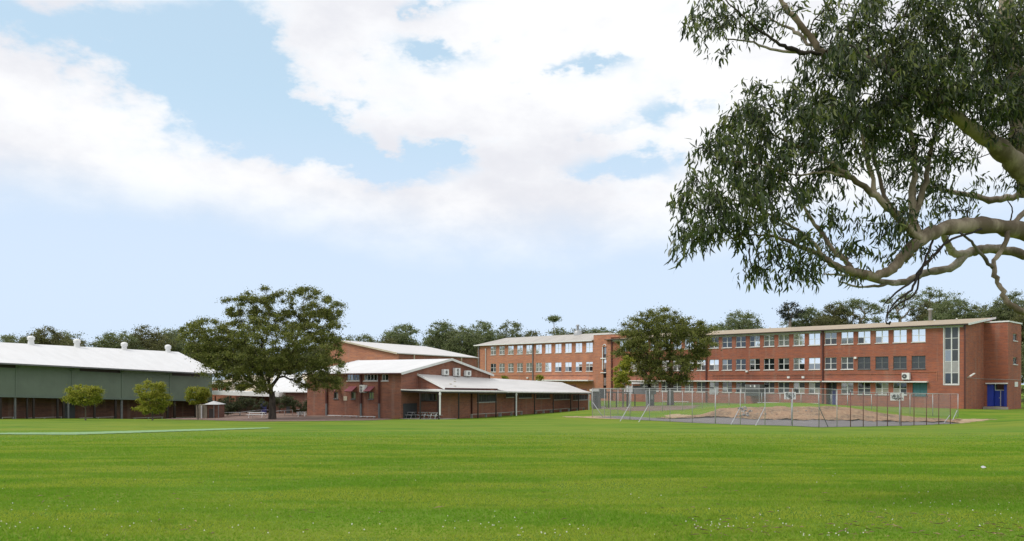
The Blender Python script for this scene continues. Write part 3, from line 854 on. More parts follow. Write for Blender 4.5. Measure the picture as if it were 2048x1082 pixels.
# slot window in the middle stair tower: stacked panes and white hoods
hh = (hQ1 - hQ0)
for k, (f0, f1, m) in enumerate(((0.0, .05, 'g_dark'), (.06, .25, 'g_sky'), (.27, .36, 'g_dark'), (.38, .46, 'g_grey'), (.47, .70, 'g_sky'), (.74, .80, 'g_dark'), (.82, .99, 'g_mid'))):
    b = MB(); b.box(uQ0, uQ1, 0.1, 0.13, hQ0 + f0 * hh, hQ0 + f1 * hh, TILT); b.build('slot_pane', MAT[m], lb)
b = MB(); b.box(uQ0 - 0.45, uQ1 + .05, -0.20, -0.061, hQ0 + .71 * hh, hQ0 + .735 * hh, TILT); b.box(uQ0 - 0.45, uQ1 + .05, -0.20, -0.061, hQ0 + .365 * hh, hQ0 + .385 * hh, TILT)
b.box(uQ0 - 0.14, uQ0 - 0.004, -0.12, 0.1, hQ0 + .44 * hh, hQ0 + 1.0 * hh, TILT)
b.tube([T((uQ0 + uQ1) / 2 + 0.33 * math.cos(a), -0.11, hQ1 + 0.02 + 0.42 * math.sin(a)) for a in np.linspace(math.pi, 0, 7)], 0.07, 5)
b.build('slot_window_trim', MAT['white'], lb)
# downpipes
def pipe(px, h1, m, wd=0.13, h0=0.0, w=-0.10, name='downpipe'):
    u = LB.u(px, w); b = MB(); b.box(u - wd / 2, u + wd / 2, w - 0.06, w + 0.06, h0, h1, TILT)
    if name == 'downpipe': b.box(u - wd * 0.8, u + wd * 0.8, w - 0.08, w + 0.07, h1 - 0.35, h1 - 0.02, TILT)
    return b.build(name, m, lb)
pipe(1645.5, EAVE - 0.05, MAT['pipe'], 0.22); pipe(1412.5, EAVE - 0.05, MAT['pipe'], 0.22); pipe(1929.6, EAVE - 0.05, MAT['pipe'], 0.15); pipe(1223.6, EAVE - 0.05, MAT['pipe'], 0.16)
pipe(1065.5, EAVE - 0.1, MAT['midgrey'], 0.2); pipe(971.5, EAVE - 0.6, MAT['frieze'], 0.16); pipe(957.3, EAVE - 0.1, MAT['midgrey'], 0.24, w=-0.14)
# white sun ledge, brick belts, service pipes
u0, u1 = LB.u(1262), LB.u(1857); hl = 3.14
ud = LB.u(1645.5)
for a, c in ((u0, ud - 0.14), (ud + 0.14, u1)):
    b = MB(); b.box(a, c, -0.62, -0.004, hl, hl + 0.15, TILT); b.build('sun_ledge', MAT['white'], lb)
u2, u3 = LB.u(1083), LB.u(1187)
b = MB(); b.box(u2, u3, -1.5, -0.004, 3.15, 3.36, TILT); b.build('canopy', MAT['white'], lb)
for hh_ in (3.62, 3.94):
    b = MB(); b.box(LB.u(1425), LB.u(1642), -0.035, -0.004, hh_, hh_ + 0.09, TILT); b.build('string_course', MAT['brick_dark'], lb)
for a, c, hh_ in ((LB.u(960), LB.u(1186), 4.05), (LB.u(1650), LB.u(1803), 4.1)):
    b = MB(); b.box(a, c, -0.035, -0.004, hh_, hh_ + 0.07, TILT); b.build('string_course', MAT['brick_dark'], lb)
b = MB()
b.bar(T(LB.u(1425), -0.05, 4.18), T(LB.u(1803), -0.05, 4.18), 0.03); b.bar(T(LB.u(1819), -0.05, lbh(743.5, LB.u(1819))), T(LB.u(1874), -0.05, lbh(743, LB.u(1874))), 0.05)
b.bar(T(LB.u(1874), -0.05, lbh(743, LB.u(1874))), T(LB.u(1874), -0.05, lbh(761, LB.u(1874))), 0.05); b.bar(T(LB.u(1820), -0.05, lbh(743, LB.u(1820))), T(LB.u(1820), -0.05, 0.3), 0.04)
for q in (1553, 1741, 1438): b.bar(T(LB.u(q), -0.05, 4.2), T(LB.u(q), -0.05, 3.35), 0.035)
b.build('conduit', MAT['brick_pale'], lb)
# door recess in the near wing
b = MB(); b.box(uD0 + 0.62, uD1 - 0.02, 0.60, 0.66, 0.06, 2.05, TILT); dr = b.build('door', MAT['navy'], lb)
MB().box(uD1 - 0.36, uD1 - 0.27, 0.55, 0.596, 0.06, 2.05, TILT).build('door_stile', MAT['frame'], dr)
b = MB(); b.box(uD0 + 0.56, uD1 - 0.02, 0.58, 0.67, 2.055, 2.13, TILT); b.box(uD0 + 0.56, uD0 + 0.615, 0.58, 0.67, 0.06, 3.05, TILT); b.build('door_frame', MAT['frieze'], lb)
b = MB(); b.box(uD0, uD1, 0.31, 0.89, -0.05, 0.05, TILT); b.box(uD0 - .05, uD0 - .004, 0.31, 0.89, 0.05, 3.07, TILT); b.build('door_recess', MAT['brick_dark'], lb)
b = MB(); b.box(uD0 - 0.35, uD0 + 0.5, -0.5, -0.01, -0.3, 0.10, TILT); b.build('doorstep', MAT['cream'], lb)
# teal screened window
window(lb, uT - 0.86, 1.50 + TILT * uT, 1.72, 1.60, ['teal'] * 4, cols=2, rows=2, sill=True, mat='teal', sillm='teal')
# wall lamps
for px, py in ((1711.5, 715.5), (1494.5, 742.5), (1578, 754.5), (1607, 754.3), (1056, 755.5)):
    u, h = LB.uh(px, py); b = MB(); b.box(u - 0.16, u + 0.16, -0.24, -0.004, h - 0.14, h + 0.12); b.build('wall_lamp', MAT['white'], lb)
wf, hf = LB.wh(1934, 755, LB.L)
b = MB(); b.bar((LB.L + 0.01, wf, hf), (LB.L + 0.5, wf - 0.1, hf + 0.25), 0.06); b.bar((LB.L + 0.35, wf - 0.25, hf + 0.12), (LB.L + 0.7, wf + 0.35, hf + 0.5), 0.22, 0.1)
b.build('flood_lamp', MAT['white'], lb)
b = MB()
pts = [(LB.L + 0.03, wf, hf - 0.02), (LB.L + 0.03, w_t - 0.03, LB.hz(758, LB.L, w_t)), (tw1 + .03, w_t - 0.03, LB.hz(759.2, tw1, w_t)), (tw1 + 0.03, w_b, LB.hz(760.5, tw1, w_b))]
b.tube(pts, 0.025, 4); b.build('cable', MAT['frieze'], lb)
# flues and roof vents
def flue(px, py0, py1, w, r, wide=False):
    u = LB.u(px, w); h0 = LB.hz(py0, u, w); h1 = LB.hz(py1, u, w)
    b = MB(); b.lathe((u, w, h0 - 1.0), [(r, 0), (r, h1 - h0 + .7), (r * 1.35, h1 - h0 + .72), (r * 1.35, h1 - h0 + .95), (r * 0.6, h1 - h0 + 1.0)], 10)
    if wide: b.lathe((u, w, h0 - 0.4), [(0.7, 0), (0.72, 0.8), (0.5, 1.0), (0.3, 1.05)], 10)
    b.build('flue', MAT['galv'], lb)
flue(1155.5, 668, 649, 4.4, 0.22, True); flue(1860.5, 643, 617, 10.6, 0.26)
for px, py, w in ((1446, 664, 8.5), (1467, 662, 8.5), (1869, 643, 8.5), (1913.5, 640, 8), (1540, 657, 8.5)):
    u = LB.u(px, w); h = LB.hz(py, u, w); b = MB(); b.lathe((u, w, h - 0.5), [(0.06, 0), (0.06, 0.6), (0.12, 0.62), (0.1, 0.72)], 8); b.build('vent_pipe', MAT['white'], lb)

# ---- benches along the classroom wall and the kiosk box
def make_bench(name, length, seat_z, m='timber', depth=0.32, label=None, group=None, legs=3):
    r = empty(name, (0, 0, 0)); tag(r, label, 'bench', group)
    n = 2
    for i in range(n):
        MB().box(0, length, i * depth / n, (i + 1) * depth / n - 0.02, seat_z - 0.05, seat_z).build('plank', MAT[m], r)
    for i in range(legs):
        x = 0.15 + (length - 0.3) * i / (legs - 1) if legs > 1 else length / 2
        b = MB(); b.box(x - 0.03, x + 0.03, 0.02, depth - 0.04, -0.02, seat_z - 0.052); b.build('leg', MAT['galv'], r)
    return r
def set_bench(fr, ua, ub, w, hseat, seat, label, group, m='timber', depth=0.34):
    q = fr.world(ua, w); o = make_bench('bench', abs(ub - ua), seat, m, depth, label, group)
    o.location = (q.x, q.y, fr.o.z + hseat - seat); o.rotation_euler = (0, 0, fr.rz)
    return o
for pa, pb, py, lab in ((1514, 1636, 806.5, 'long white plank bench against the classroom wall below the basketball board'), (1326, 1376, 803, 'long white plank bench against the classroom wall right of the spreading tree trunk')):
    ua, ub = LB.u(pa, -1.0), LB.u(pb, -1.0); set_bench(LB, ua, ub, -1.0, LB.hz(py, ub, -1.0), 0.45, lab, 'white benches against the long classroom wall', 'white')
k0, k1 = LB.u(1490.5, -1.4), LB.u(1519, -1.4)
q = LB.world(k0, -1.4); kz = zat(791.5, q.y)
kb = empty('screened_bay', (q.x, q.y, kz), LB.rz); tag(kb, 'dark grey boxed enclosure covering a ground floor window of the long classroom block', 'enclosure')
kw = k1 - k0; kh = zat(769, q.y) - kz
MB().box(0, kw, 0, 1.38, 0.0, kh * .52).build('lower_panel', MAT['darkgrey'], kb); MB().box(0.0, kw, 0.01, 1.38, kh * .525, kh).build('upper_screen', MAT['midgrey'], kb)
b = MB(); b.box(0.0, 0.07, -0.03, 0.0, -2.0, kh); b.box(kw - 0.07, kw, -0.03, 0.0, -2.0, kh); b.build('post', MAT['galv'], kb)
b = MB(); b.box(kw * 0.35, kw * 0.42, -0.05, -0.005, kh - 0.35, kh - 0.1); b.box(kw * .62, kw * .72, -0.05, -0.005, kh - 0.4, kh - 0.08); b.build('bracket', MAT['white'], kb)

# ---- air conditioner condensers
def ac_mesh(W, H, D_, fans):
    body = MB().box(0, W, 0, D_, 0, H)
    body.box(0.02, W - 0.02, -0.012, -0.002, 0.02, H - 0.02)
    return body
def make_ac(loc, rz, W, H, D_, fans, label, side=False):
    r = empty('air_conditioner', loc, rz); tag(r, label, 'air conditioner', 'air conditioner units fixed to the brick walls')
    ac_mesh(W, H, D_, fans).build('casing', MAT['white'], r)
    for fx, fz, fr_ in fans:
        b = MB(); n = 16
        P = [(fx + fr_ * math.cos(2 * math.pi * i / n), -0.02, fz + fr_ * math.sin(2 * math.pi * i / n)) for i in range(n)]
        P2 = [(p[0], -0.045, p[2]) for p in P]
        b.add(P + P2, [tuple(range(n, 2 * n))] + [(i, (i + 1) % n, n + (i + 1) % n, n + i) for i in range(n)])
        f = b.build('fan', MAT['fan'], r)
        b = MB()
        for rr in (0.35, 0.8):
            b.tube([(fx + fr_ * rr * math.cos(t), -0.052, fz + fr_ * rr * math.sin(t)) for t in np.linspace(0, 2 * math.pi, 15)], 0.012, 4, False)
        b.box(fx - fr_ * .22, fx + fr_ * .22, -0.07, -0.048, fz - fr_ * .22, fz + fr_ * .22)
        b.build('fan_guard', MAT['frieze'], f)
    b = MB(); b.box(0.1 * W, 0.16 * W, 0.0, D_, -0.08, -0.005); b.box(0.84 * W, 0.9 * W, 0.0, D_, -0.08, -0.005); b.build('bracket', MAT['galv'], r)
    return r
u, h = LB.uh(1803.5, 759, -0.5); q = LB.world(u, -0.5)
W_ac = LB.u(1818.5, -0.5) - u
make_ac((q.x, q.y, LB.o.z + h), LB.rz, W_ac, 13.3 / FPX * q.y, 0.42, [(W_ac * .36, 0.40, 0.29)], 'white air conditioner above the white ledge of the long classroom block')

# ================================================================ gymnasium on the left
GF = Frame.px(-70, 80.6, 425, 105.3)
GF.o.z = gz(GF.o.x, GF.o.y).item()
gy = GF.root('gymnasium')
tag(gy, 'long green clad gymnasium with white roof and four round roof vents', 'building')
def gh(px, py, w=0.0): u = GF.u(px, w); return u, GF.hz(py, u, w)
def line(px0, y0, px1, y1):
    return lambda px: y0 + (y1 - y0) * (px - px0) / (px1 - px0)
eave = line(0, 727, 400, 746); gtop = eave; gbot = line(0, 792.5, 425, 801.5)
def panel(b, fr, pa, pb, ya, yb, w0, w1):
    """box between two photo columns whose top/bottom follow two measured lines on the plane y = w0"""
    P = []
    for w in (w0, w1):
        for px, in ((pa,), (pb,)):
            u = fr.u(px, w0)
            for f in (yb, ya): P.append((u, w, fr.hz(f(px), u, w0)))
    # order: w0: a-bot,a-top,b-bot,b-top ; w1 same
    b.add(P, [(0, 2, 3, 1), (4, 5, 7, 6), (0, 4, 6, 2), (1, 3, 7, 5), (0, 1, 5, 4), (2, 6, 7, 3)])
seams = [-70, 33, 145, 245, 341, 425]
for a, c in zip(seams[:-1], seams[1:]):
    b = MB(); panel(b, GF, a + 0.35, c - 0.35, eave, gbot, 0.0, 0.25); b.build('wall_panel', MAT['green'], gy)
for a in seams[1:-1]:
    b = MB(); panel(b, GF, a - 1.6, a + 1.6, eave, gbot, -0.06, -0.004); b.build('cover_strip', MAT['green'], gy)
b = MB(); off = lambda f, d: (lambda p: f(p) + d)
panel(b, GF, -70, 426, off(gbot, -1.5), off(gbot, 1.6), -0.14, -0.065); b.build('bottom_beam', MAT['green_trim'], gy)
for a, c in ((-70, 33), (160, 240), (345, 400)):
    b = MB(); panel(b, GF, a, c, off(eave, 1.0), off(eave, 7.5), -0.05, -0.003); b.build('louvre', MAT['dark'], gy)
# recessed brick ground floor, columns
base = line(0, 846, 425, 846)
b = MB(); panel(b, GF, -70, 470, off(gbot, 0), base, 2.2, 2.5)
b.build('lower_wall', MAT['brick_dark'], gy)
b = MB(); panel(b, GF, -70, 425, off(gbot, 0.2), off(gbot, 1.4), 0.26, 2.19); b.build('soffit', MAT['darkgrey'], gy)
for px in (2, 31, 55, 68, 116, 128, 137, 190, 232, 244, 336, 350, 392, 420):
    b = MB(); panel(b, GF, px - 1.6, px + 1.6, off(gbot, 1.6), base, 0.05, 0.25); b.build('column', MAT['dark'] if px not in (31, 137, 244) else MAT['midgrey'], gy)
# door leaves in the lower wall
b = MB(); panel(b, GF, 128, 150, off(gbot, 8), base, 2.1, 2.18); b.build('door', MAT['darkgrey'], gy)
b = MB(); panel(b, GF, 430, 436, off(gbot, 8), base, 2.1, 2.18); b.build('door', MAT['darkgrey'], gy)
# roof
we = -1.1
rid = line(0, 684.5, 380, 705.0)
uA, uB = GF.u(-70, we), GF.u(447, we)
zA, zB = GF.hz(eave(-70), uA, we), GF.hz(eave(447) + 1, uB, we)
wr_ = 8.5
def rz_(u): 
    q = GF.world(u, wr_); px = HX + FPX * q.x / q.y
    return GF.hz(rid(px), u, wr_)
b = MB(); n = 6
for i in range(n):
    ua, ub = uA + (uB - uA) * i / n, uA + (uB - uA) * (i + 1) / n
    za, zb = zA + (zB - zA) * i / n, zA + (zB - zA) * (i + 1) / n
    b.slab([(ua, we, za + .1), (ub, we, zb + .1), (ub, wr_, rz_(ub)), (ua, wr_, rz_(ua))], 0.1)
    b.slab([(ua, wr_, rz_(ua)), (ub, wr_, rz_(ub)), (ub, 18, zb + .1), (ua, 18, za + .1)], 0.1)
b.build('roof', MAT['roof_white'], gy)
b = MB(); b.bar((uA, we - 0.07, zA + 0.02), (uB, we - 0.07, zB + 0.02), 0.12, 0.16); b.build('gutter', MAT['midgrey'], gy)
for px in (43, 150, 250, 343):
    u = GF.u(px, we + .1); q = eave(px); b = MB(); b.bar((u, we + 0.05, GF.hz(q, u, we) - 0.05), (u, -0.06, GF.hz(q + 6, u, 0)), 0.1); b.build('eave_bracket', MAT['green_trim'], gy)
b = MB(); ue = GF.u(425) ; zt = GF.hz(eave(425), ue, 0)
b.prism([(0.25, -2.5), (17.5, -2.5), (17.5, zt), (wr_, rz_(ue) - 0.15), (0.25, zt)], 'x', ue - 0.3, ue - 0.01); b.build('end_wall', MAT['brick_dark'], gy)
for px, y0, y1 in ((62, 688, 671.5), (154, 695, 677.5), (248.5, 701, 684), (336, 706, 689)):
    w = wr_ - 0.3; u = GF.u(px, w); z0_ = GF.hz(y0, u, w); z1_ = GF.hz(y1, u, w); H = z1_ - z0_
    b = MB(); b.lathe((u, w, z0_ - 0.2), [(0.38, 0), (0.30, 0.2 + H * .45), (0.36, 0.2 + H * .5), (0.44, 0.2 + H * .58), (0.36, .2 + H * .64), (0.43, .2 + H * .72), (0.40, .2 + H * .84), (0.25, .2 + H * .95), (0.05, 0.2 + H)], 14)
    b.build('roof_ventilator', MAT['white'], gy)
for pa, pb in ((-20, 30), (53, 126), (161, 232), (268, 327), (345, 391)):
    w = 0.9; ua, ub = GF.u(pa, w), GF.u(pb, w)
    zz = 0.5 * (GF.hz(834.6, ua, w) + GF.hz(834.2, ub, w))
    lab = {-20: 'plank bench under the gymnasium overhang at the left edge', 53: 'plank bench under the gymnasium overhang, second from the left', 161: 'plank bench behind the flat topped small tree', 268: 'plank bench behind the tallest small tree', 345: 'plank bench behind the smallest round tree'}[pa]
    set_bench(GF, ua, ub, w, zz, 0.42, lab, 'plank benches along the gymnasium', 'timber')

# ================================================================ brick hall and the shed with verandah
HF = Frame((802 - HX) / FPX * 82 - .883 * 12.6, 82 + .467 * 12.6, (802 - HX) / FPX * 82, 82.0)
HF.o.z = zat(838, 82.0)
hl_ = HF.root('brick_hall')
tag(hl_, 'two level brown brick hall with white gabled roof and maroon window awnings', 'building')
HL = HF.L; HW = 18.6
he = HF.hz(745.5, HL, 0); hr = HF.hz(717.5, HL, HW / 2)
sl = lambda px: HF.hz
holes = []
# upper strip windows, lower small windows
up = [(636.5, 653), (694, 723.5), (728, 760), (763.5, 776.5)]
upw = []
for a, c in up:
    ua, ub = HF.u(a), HF.u(c); z0_, z1_ = HF.hz(761.2, ub), HF.hz(748, ub); upw.append((ua, ub, z0_, z1_)); holes.append((ua, ub, z0_, z1_))
lo = [(667.5, 676.5, 784.5, 797), (702, 711, 784, 797.5), (737, 747, 784, 798)]
low = []
for a, c, y0, y1 in lo:
    ua, ub = HF.u(a), HF.u(c); low.append((ua, ub, HF.hz(y1, ua), HF.hz(y0, ua))); holes.append(low[-1])
wall_with_holes(0, HL, -1.0, he, holes, 0, 0.25).build('wall', MAT['brick_hall'], hl_)
for i, (ua, ub, z0_, z1_) in enumerate(upw):
    n = (3, 5, 5, 2)[i]
    pn = [['g_mid', 'g_sky', 'g_mid'], ['g_mid', 'g_mid', 'g_dark', 'g_dark', 'g_mid'], ['g_mid', 'g_dark', 'g_dark', 'g_dark', 'g_mid'], ['g_mid', 'g_dark']][i]
    window(hl_, ua, z0_, ub - ua, z1_ - z0_, pn, cols=n, rows=1, recess=0.06, mid=0.05, mull=0.05)
for (ua, ub, z0_, z1_), pn in zip(low, (['g_dark', 'g_poster'], ['g_dark', 'g_poster'], ['g_mid', 'g_mid'])):
    window(hl_, ua, z0_, ub - ua, z1_ - z0_, pn, cols=2, rows=1, recess=0.08, mat='midgrey', mid=0.05, sillm='midgrey')
for (a, c), (ua, ub, z0_, z1_) in zip(((661, 680), (686, 714), (724, 750)), low):
    xa, xb = HF.u(a + 6, -0.5), HF.u(c, -0.1)
    z1_ = HF.hz(774, ua); 
    b = MB(); b.slab([(xa, -0.85, z1_ - 0.42), (xb - 0.1, -0.85, z1_ - 0.42), (xb - .1, -0.003, z1_ + .08), (xa, -0.003, z1_ + .08)], 0.03)
    aw = b.build('awning', MAT['awning'], hl_)
    b = MB(); b.bar((xa + .03, -0.8, z1_ - .47), (xa + .03, -0.02, z1_ - .55), 0.03); b.bar((xb - .13, -0.8, z1_ - .47), (xb - .13, -0.02, z1_ - .55), 0.03); b.build('stay', MAT['dark'], aw)
# gable end with its own recess for the covered entry; far gable too
for uu, nm in ((HL - 0.25, 'gable_wall'), (0.0, 'gable_wall')):
    a0 = 0.254
    b = MB(); b.prism([(a0, -1.0), (HW, -1.0), (HW, he), (HW / 2, hr - 0.12), (a0, he)], 'x', uu, uu + 0.25); b.build(nm, MAT['brick_hall'], hl_)
b = MB(); b.box(0, HL, HW - .25, HW - .004, -1, he); b.build('wall', MAT['brick_hall'], hl_)
rise = (hr - he) / (HW / 2)
ov = 0.35
b = MB()
b.slab([(-0.3, -ov, he + .06 - ov * rise), (HL + .3, -ov, he + .06 - ov * rise), (HL + .3, HW / 2, hr), (-0.3, HW / 2, hr)], 0.06)
b.slab([(-0.3, HW / 2, hr), (HL + .3, HW / 2, hr), (HL + .3, HW + ov, he + .06 - ov * rise), (-0.3, HW + ov, he + .06 - ov * rise)], 0.06)
b.build('roof', MAT['roof_white'], hl_)
for s0, s1 in (((-ov, he - ov * rise), (HW / 2, hr - .06)), ((HW / 2, hr - .06), (HW + ov, he - ov * rise))):
    for xx in (HL + .33, -.33): MB().bar((xx, s0[0], s0[1] - .02), (xx, s1[0], s1[1] - .02), 0.05, 0.26).build('barge_board', MAT['frame'], hl_)
b = MB(); b.box(-0.3, HL + .2, -ov - .12, -ov - .004, he - .16, he - .03); r_ = b.build('gutter', MAT['pipe'], hl_)
for px, sp in ((653, .98), (722, 1.0), (758.5, 1.0)):
    u = HF.u(px, -.08); b = MB(); b.box(u - .10, u + .10, -.18, -.02, HF.hz(807, u), he - .1); b.build('downpipe', MAT['pipe'], hl_)
    b = MB(); b.box(u - .09, u + .09, -.17, -.03, -.4, HF.hz(807, u) - .004); b.build('downpipe_foot', MAT['midgrey'], hl_)
u, h = HF.uh(687.5, 801); u1_ = HF.u(694.5); b = MB(); b.box(u, u1_, -.05, -.004, h, HF.hz(792.5, u)); b.build('wall_plaque', MAT['cream'], hl_)
ua = HF.u(719, -.55); q = HF.world(ua, -.55)
make_ac((q.x, q.y, HF.o.z + HF.hz(784.5, ua, -.55)), HF.rz, HF.u(729.5, -.55) - ua, 14.5 / FPX * q.y, .4, [(.2, .2, .13), (.2, .52, .13)], 'two fan air conditioner beside a maroon awning on the hall side wall')
for a, c, lab in ((655, 682, 'white plank bench at the foot of the hall side wall, leftmost of three'), (685, 714.5, 'white plank bench at the foot of the hall side wall, middle of three'), (718, 748.5, 'white plank bench at the foot of the hall side wall, rightmost of three')):
    ua, ub = HF.u(a, -.7), HF.u(c, -.7); zz = HF.hz(line(655, 830, 748.5, 833)(0.5 * (a + c)), (ua + ub) / 2, -.7)
    set_bench(HF, ua, ub, -.7, zz, .40, lab, 'white benches along the hall wall', 'white', .3)

# gable-end air conditioners
for a, c, y0, y1, nf, lab in ((888, 898, 738.5, 750, 1, 'single fan air conditioner high on the hall gable, left of the tall unit'), (910.5, 921, 736, 751.5, 2, 'tall two fan air conditioner high on the hall gable'), (932.5, 942.5, 741, 752, 1, 'single fan air conditioner high on the hall gable, right of the tall unit')):
    U = HL + .42; w0_, w1_ = HF.w(a, U), HF.w(c, U); q = HF.world(U, w0_); zb_ = zat(y1, q.y); H_ = (y1 - y0) / FPX * q.y; W2 = w1_ - w0_
    fans = [(W2 * .5, H_ * .5, H_ * .30)] if nf == 1 else [(W2 * .5, H_ * .27, H_ * .2), (W2 * .5, H_ * .72, H_ * .2)]
    make_ac((q.x, q.y, zb_), HF.rz + R(90), W2, H_, .32, fans, lab)

sh = HF.root('verandah_shed')
tag(sh, 'long low brick classroom with white roof and dark verandah posts', 'building')
# outline along w (away from camera); u across
UO = HL + 4.64; UW = HL + 2.9; UG = HL + 3.44
beam = lambda w: HF.hz(783.5, UO, 0) + (HF.hz(786.8, UO, 39) - HF.hz(783.5, UO, 0)) * w / 39.0
WE = 43.0; w_s = 3.15
flo = lambda w: float(gz(*HF.world(UO, w).xy)) - HF.o.z
ridge = lambda w: HF.hz(748, HL, w_s) + (HF.hz(765.3, HL, 42.5) - HF.hz(748, HL, w_s)) * (w - w_s) / (42.5 - w_s)
gut = lambda w: HF.hz(776.5, UG, w_s) - 0.012 * (w - w_s)
w_c = HF.w(1012, UO)                           # where the main roof runs down over the verandah
# end wall (faces the camera) with one window, long wall with windows
we0, we1 = HF.u(842, w_s), HF.u(873.5, w_s)
ew = wall_with_holes(HL + .004, UW, -1.0, gut(w_s) - .1, [(we0, min(we1, UW - .15), HF.hz(801, we0, w_s), HF.hz(786.5, we0, w_s))], w_s, .22)
ew.build('end_wall', MAT['brick_hall'], sh)
b = MB(); b.prism([(HL + .004, gut(w_s) - .096), (UG - .1, gut(w_s) - .096), (HL + .004, ridge(w_s) - .1)], 'y', w_s, w_s + .22); b.build('gable_wall', MAT['brick_hall'], sh)
window(sh, we0, HF.hz(801, we0, w_s), min(we1, UW - .15) - we0, HF.hz(786.5, we0, w_s) - HF.hz(801, we0, w_s), ['g_mid', 'g_mid', 'g_grey', 'g_dark'], cols=4, rows=1, w=w_s, recess=.08, mat='midgrey', mid=.05, sillm='dark')
lw = []
for a, c, y0, y1 in ((954, 992, 788, 803), (1012, 1030, 786.5, 794), (1037, 1064, 787, 795), (1072, 1100, 787.5, 796), (1108, 1140, 788, 798), (1146, 1176, 789, 799)):
    wa, wb = HF.w(a, UW), HF.w(c, UW); lw.append((wa, wb, HF.hz(y1, UW, wb), HF.hz(y0, UW, wb)))
bt = (beam(39) - beam(0)) / 39.0
b = wall_with_holes(w_s + .224, WE, -1.4, beam(0) + .24, [(a_, c_, e_ - bt * (a_ + c_) / 2, f_ - bt * (a_ + c_) / 2) for a_, c_, e_, f_ in lw], 0, .22, bt)
for i in range(len(b.v)): x, y, z = b.v[i]; b.v[i] = (UW - y, x, z)
b.build('wall', MAT['brick_hall'], sh)
for wa, wb, za, zb in lw:
    window(sh, UW, za, wb - wa, zb - za, 'g_grey', cols=max(2, int((wb - wa) / 1.0)), rows=1, w=wa, rot=R(90), recess=.08, mat='midgrey', mid=.05, sillm='frieze')
b = MB(); b.box(HL - 2, HL + 2.7, w_s + .3, WE, -1.4, -1.2); b.box(HL + .3, HL + 1, HW + .4, WE - .01, -1.2, ridge(WE) - .3); b.box(HL + 1.004, UW - .221, WE - .22, WE, -1.2, ridge(WE) - .9); b.build('back_wall', MAT['brick_dark'], sh)
# main roof: steeper strip down to the gutter, then over the verandah beyond w_c
b = MB()
ws = [w_s - .25, w_c]
b.slab([(UG, ws[0], gut(ws[0])), (UG, ws[1], gut(ws[1])), (HL + .02, ws[1], ridge(ws[1])), (HL + .02, ws[0], ridge(ws[0]))], .05)
wl_ = HF.w(1184, UO + .15)
lowz = lambda w: beam(w) + .14
nseg = 8; wsg = [ws[1] + (wl_ - ws[1]) * i / nseg for i in range(nseg + 1)]
for wa, wb in zip(wsg[:-1], wsg[1:]):
    b.slab([(UO + .15, wa, lowz(wa)), (UO + .15, wb, lowz(wb)), (UG, wb, gut(wb)), (UG, wa, gut(wa))], .05)
    b.slab([(UG, wa, gut(wa)), (UG, wb, gut(wb)), (HL + .02, min(wb, 42.6), ridge(wb)), (HL + .02, wa, ridge(wa))], .05)
b.build('roof', MAT['roof_whitey'], sh)
b = MB(); b.bar((UG + .05, ws[0], gut(ws[0]) - .02), (UG + .05, ws[1], gut(ws[1]) - .02), .1, .13); b.build('gutter', MAT['pipe'], sh)
b = MB(); b.bar((UG + .02, ws[0] - .02, gut(ws[0]) - .04), (HL + .02, ws[0] - .02, ridge(ws[0]) - .04), .05, .2); b.build('barge_board', MAT['white'], sh)
b = MB(); b.box(UW + .004, UG - .02, w_s + .3, ws[1], gut(ws[1]) - .38, gut(ws[1]) - .10); b.build('fascia', MAT['brick_pale'], sh)
# verandah roof (low, flat) in front part; beams
b = MB()
b.slab([(UO + .1, -.02, beam(0) + .12), (UO + .1, w_c + 1.2, beam(w_c) + .12), (UW + .02, w_c + 1.2, beam(w_c) + .26), (UW + .02, -.02, beam(0) + .26)], .04)
b.slab([(HL + .02, -.02, beam(0) + .2), (UW + .016, -.02, beam(0) + .258), (UW + .016, w_s - .02, beam(0) + .258), (HL + .02, w_s - .02, beam(0) + .2)], .04)
b.build('verandah_roof', MAT['roof_whitey'], sh)
b = MB(); b.bar((UO + .13, -.05, beam(0) + .07), (UO + .13, w_c + 1.2, beam(w_c) + .07), .05, .13); b.bar((HL + .02, -.06, beam(0) + .2), (UO + .13, -.06, beam(0) + .07), .05, .12)
b.bar((UO + .2, w_c, lowz(w_c) - .08), (UO + .2, wl_, lowz(wl_) - .08), .06, .12); b.build('fascia', MAT['frame'], sh)
b = MB(); b.bar((UO, 0, beam(0) - .06), (UO, wl_, beam(wl_) - .06), .09, .16); b.bar((HL + .02, .05, beam(0) + .02), (UO, .05, beam(0) - .06), .09, .14); b.build('beam', MAT['dark'], sh)
for px in (840.5, 877.3, 917.5, 956, 992, 1030.0, 1069, 1106.5, 1141.5, 1157):
    if px == 840.5: uu, ww = HF.u(px, 0.1), 0.1
    else: uu, ww = UO, HF.w(px, UO)
    b = MB(); b.box(uu - .055, uu + .055, ww - .055, ww + .055, flo(ww) - .3, beam(ww) - .14); b.build('post', MAT['dark'], sh)
for px, y1 in ((879.8, 830), (1032.5, 832), (1177.5, 822)):
    ww = HF.w(px, UO + .12); b = MB(); zb_ = HF.hz(y1, UO + .12, ww)
    b.box(UO + .075, UO + .19, ww - .06, ww + .06, zb_, beam(ww) - .02); b.box(UO + .05, UO + .21, ww - .09, ww + .09, beam(ww) - .35, beam(ww) - .12)
    r_ = b.build('downpipe', MAT['white'], sh); tag(r_, 'white downpipe')
for px in (838, 943.5):
    b = MB(); uu, ww = (HL + 2.5, w_s - .12) if px == 838 else (UW + .12, HF.w(px, UW + .1))
    b.box(uu - .07, uu + .07, ww - .07, ww + .07, -.6, beam(ww)); b.build('downpipe', MAT['pipe'], sh)
b = MB(); b.box(HL + .02, UO + .15, -.3, w_s - .03, -.35, .04); b.build('floor_slab', MAT['concrete'], sh)
dz = HF.hz(806.5, HL + .05, 2.0)
b = MB(); b.box(HL + .02, HL + .08, .35, 2.75, .045, dz); b.build('gate', MAT['darkgrey'], sh)
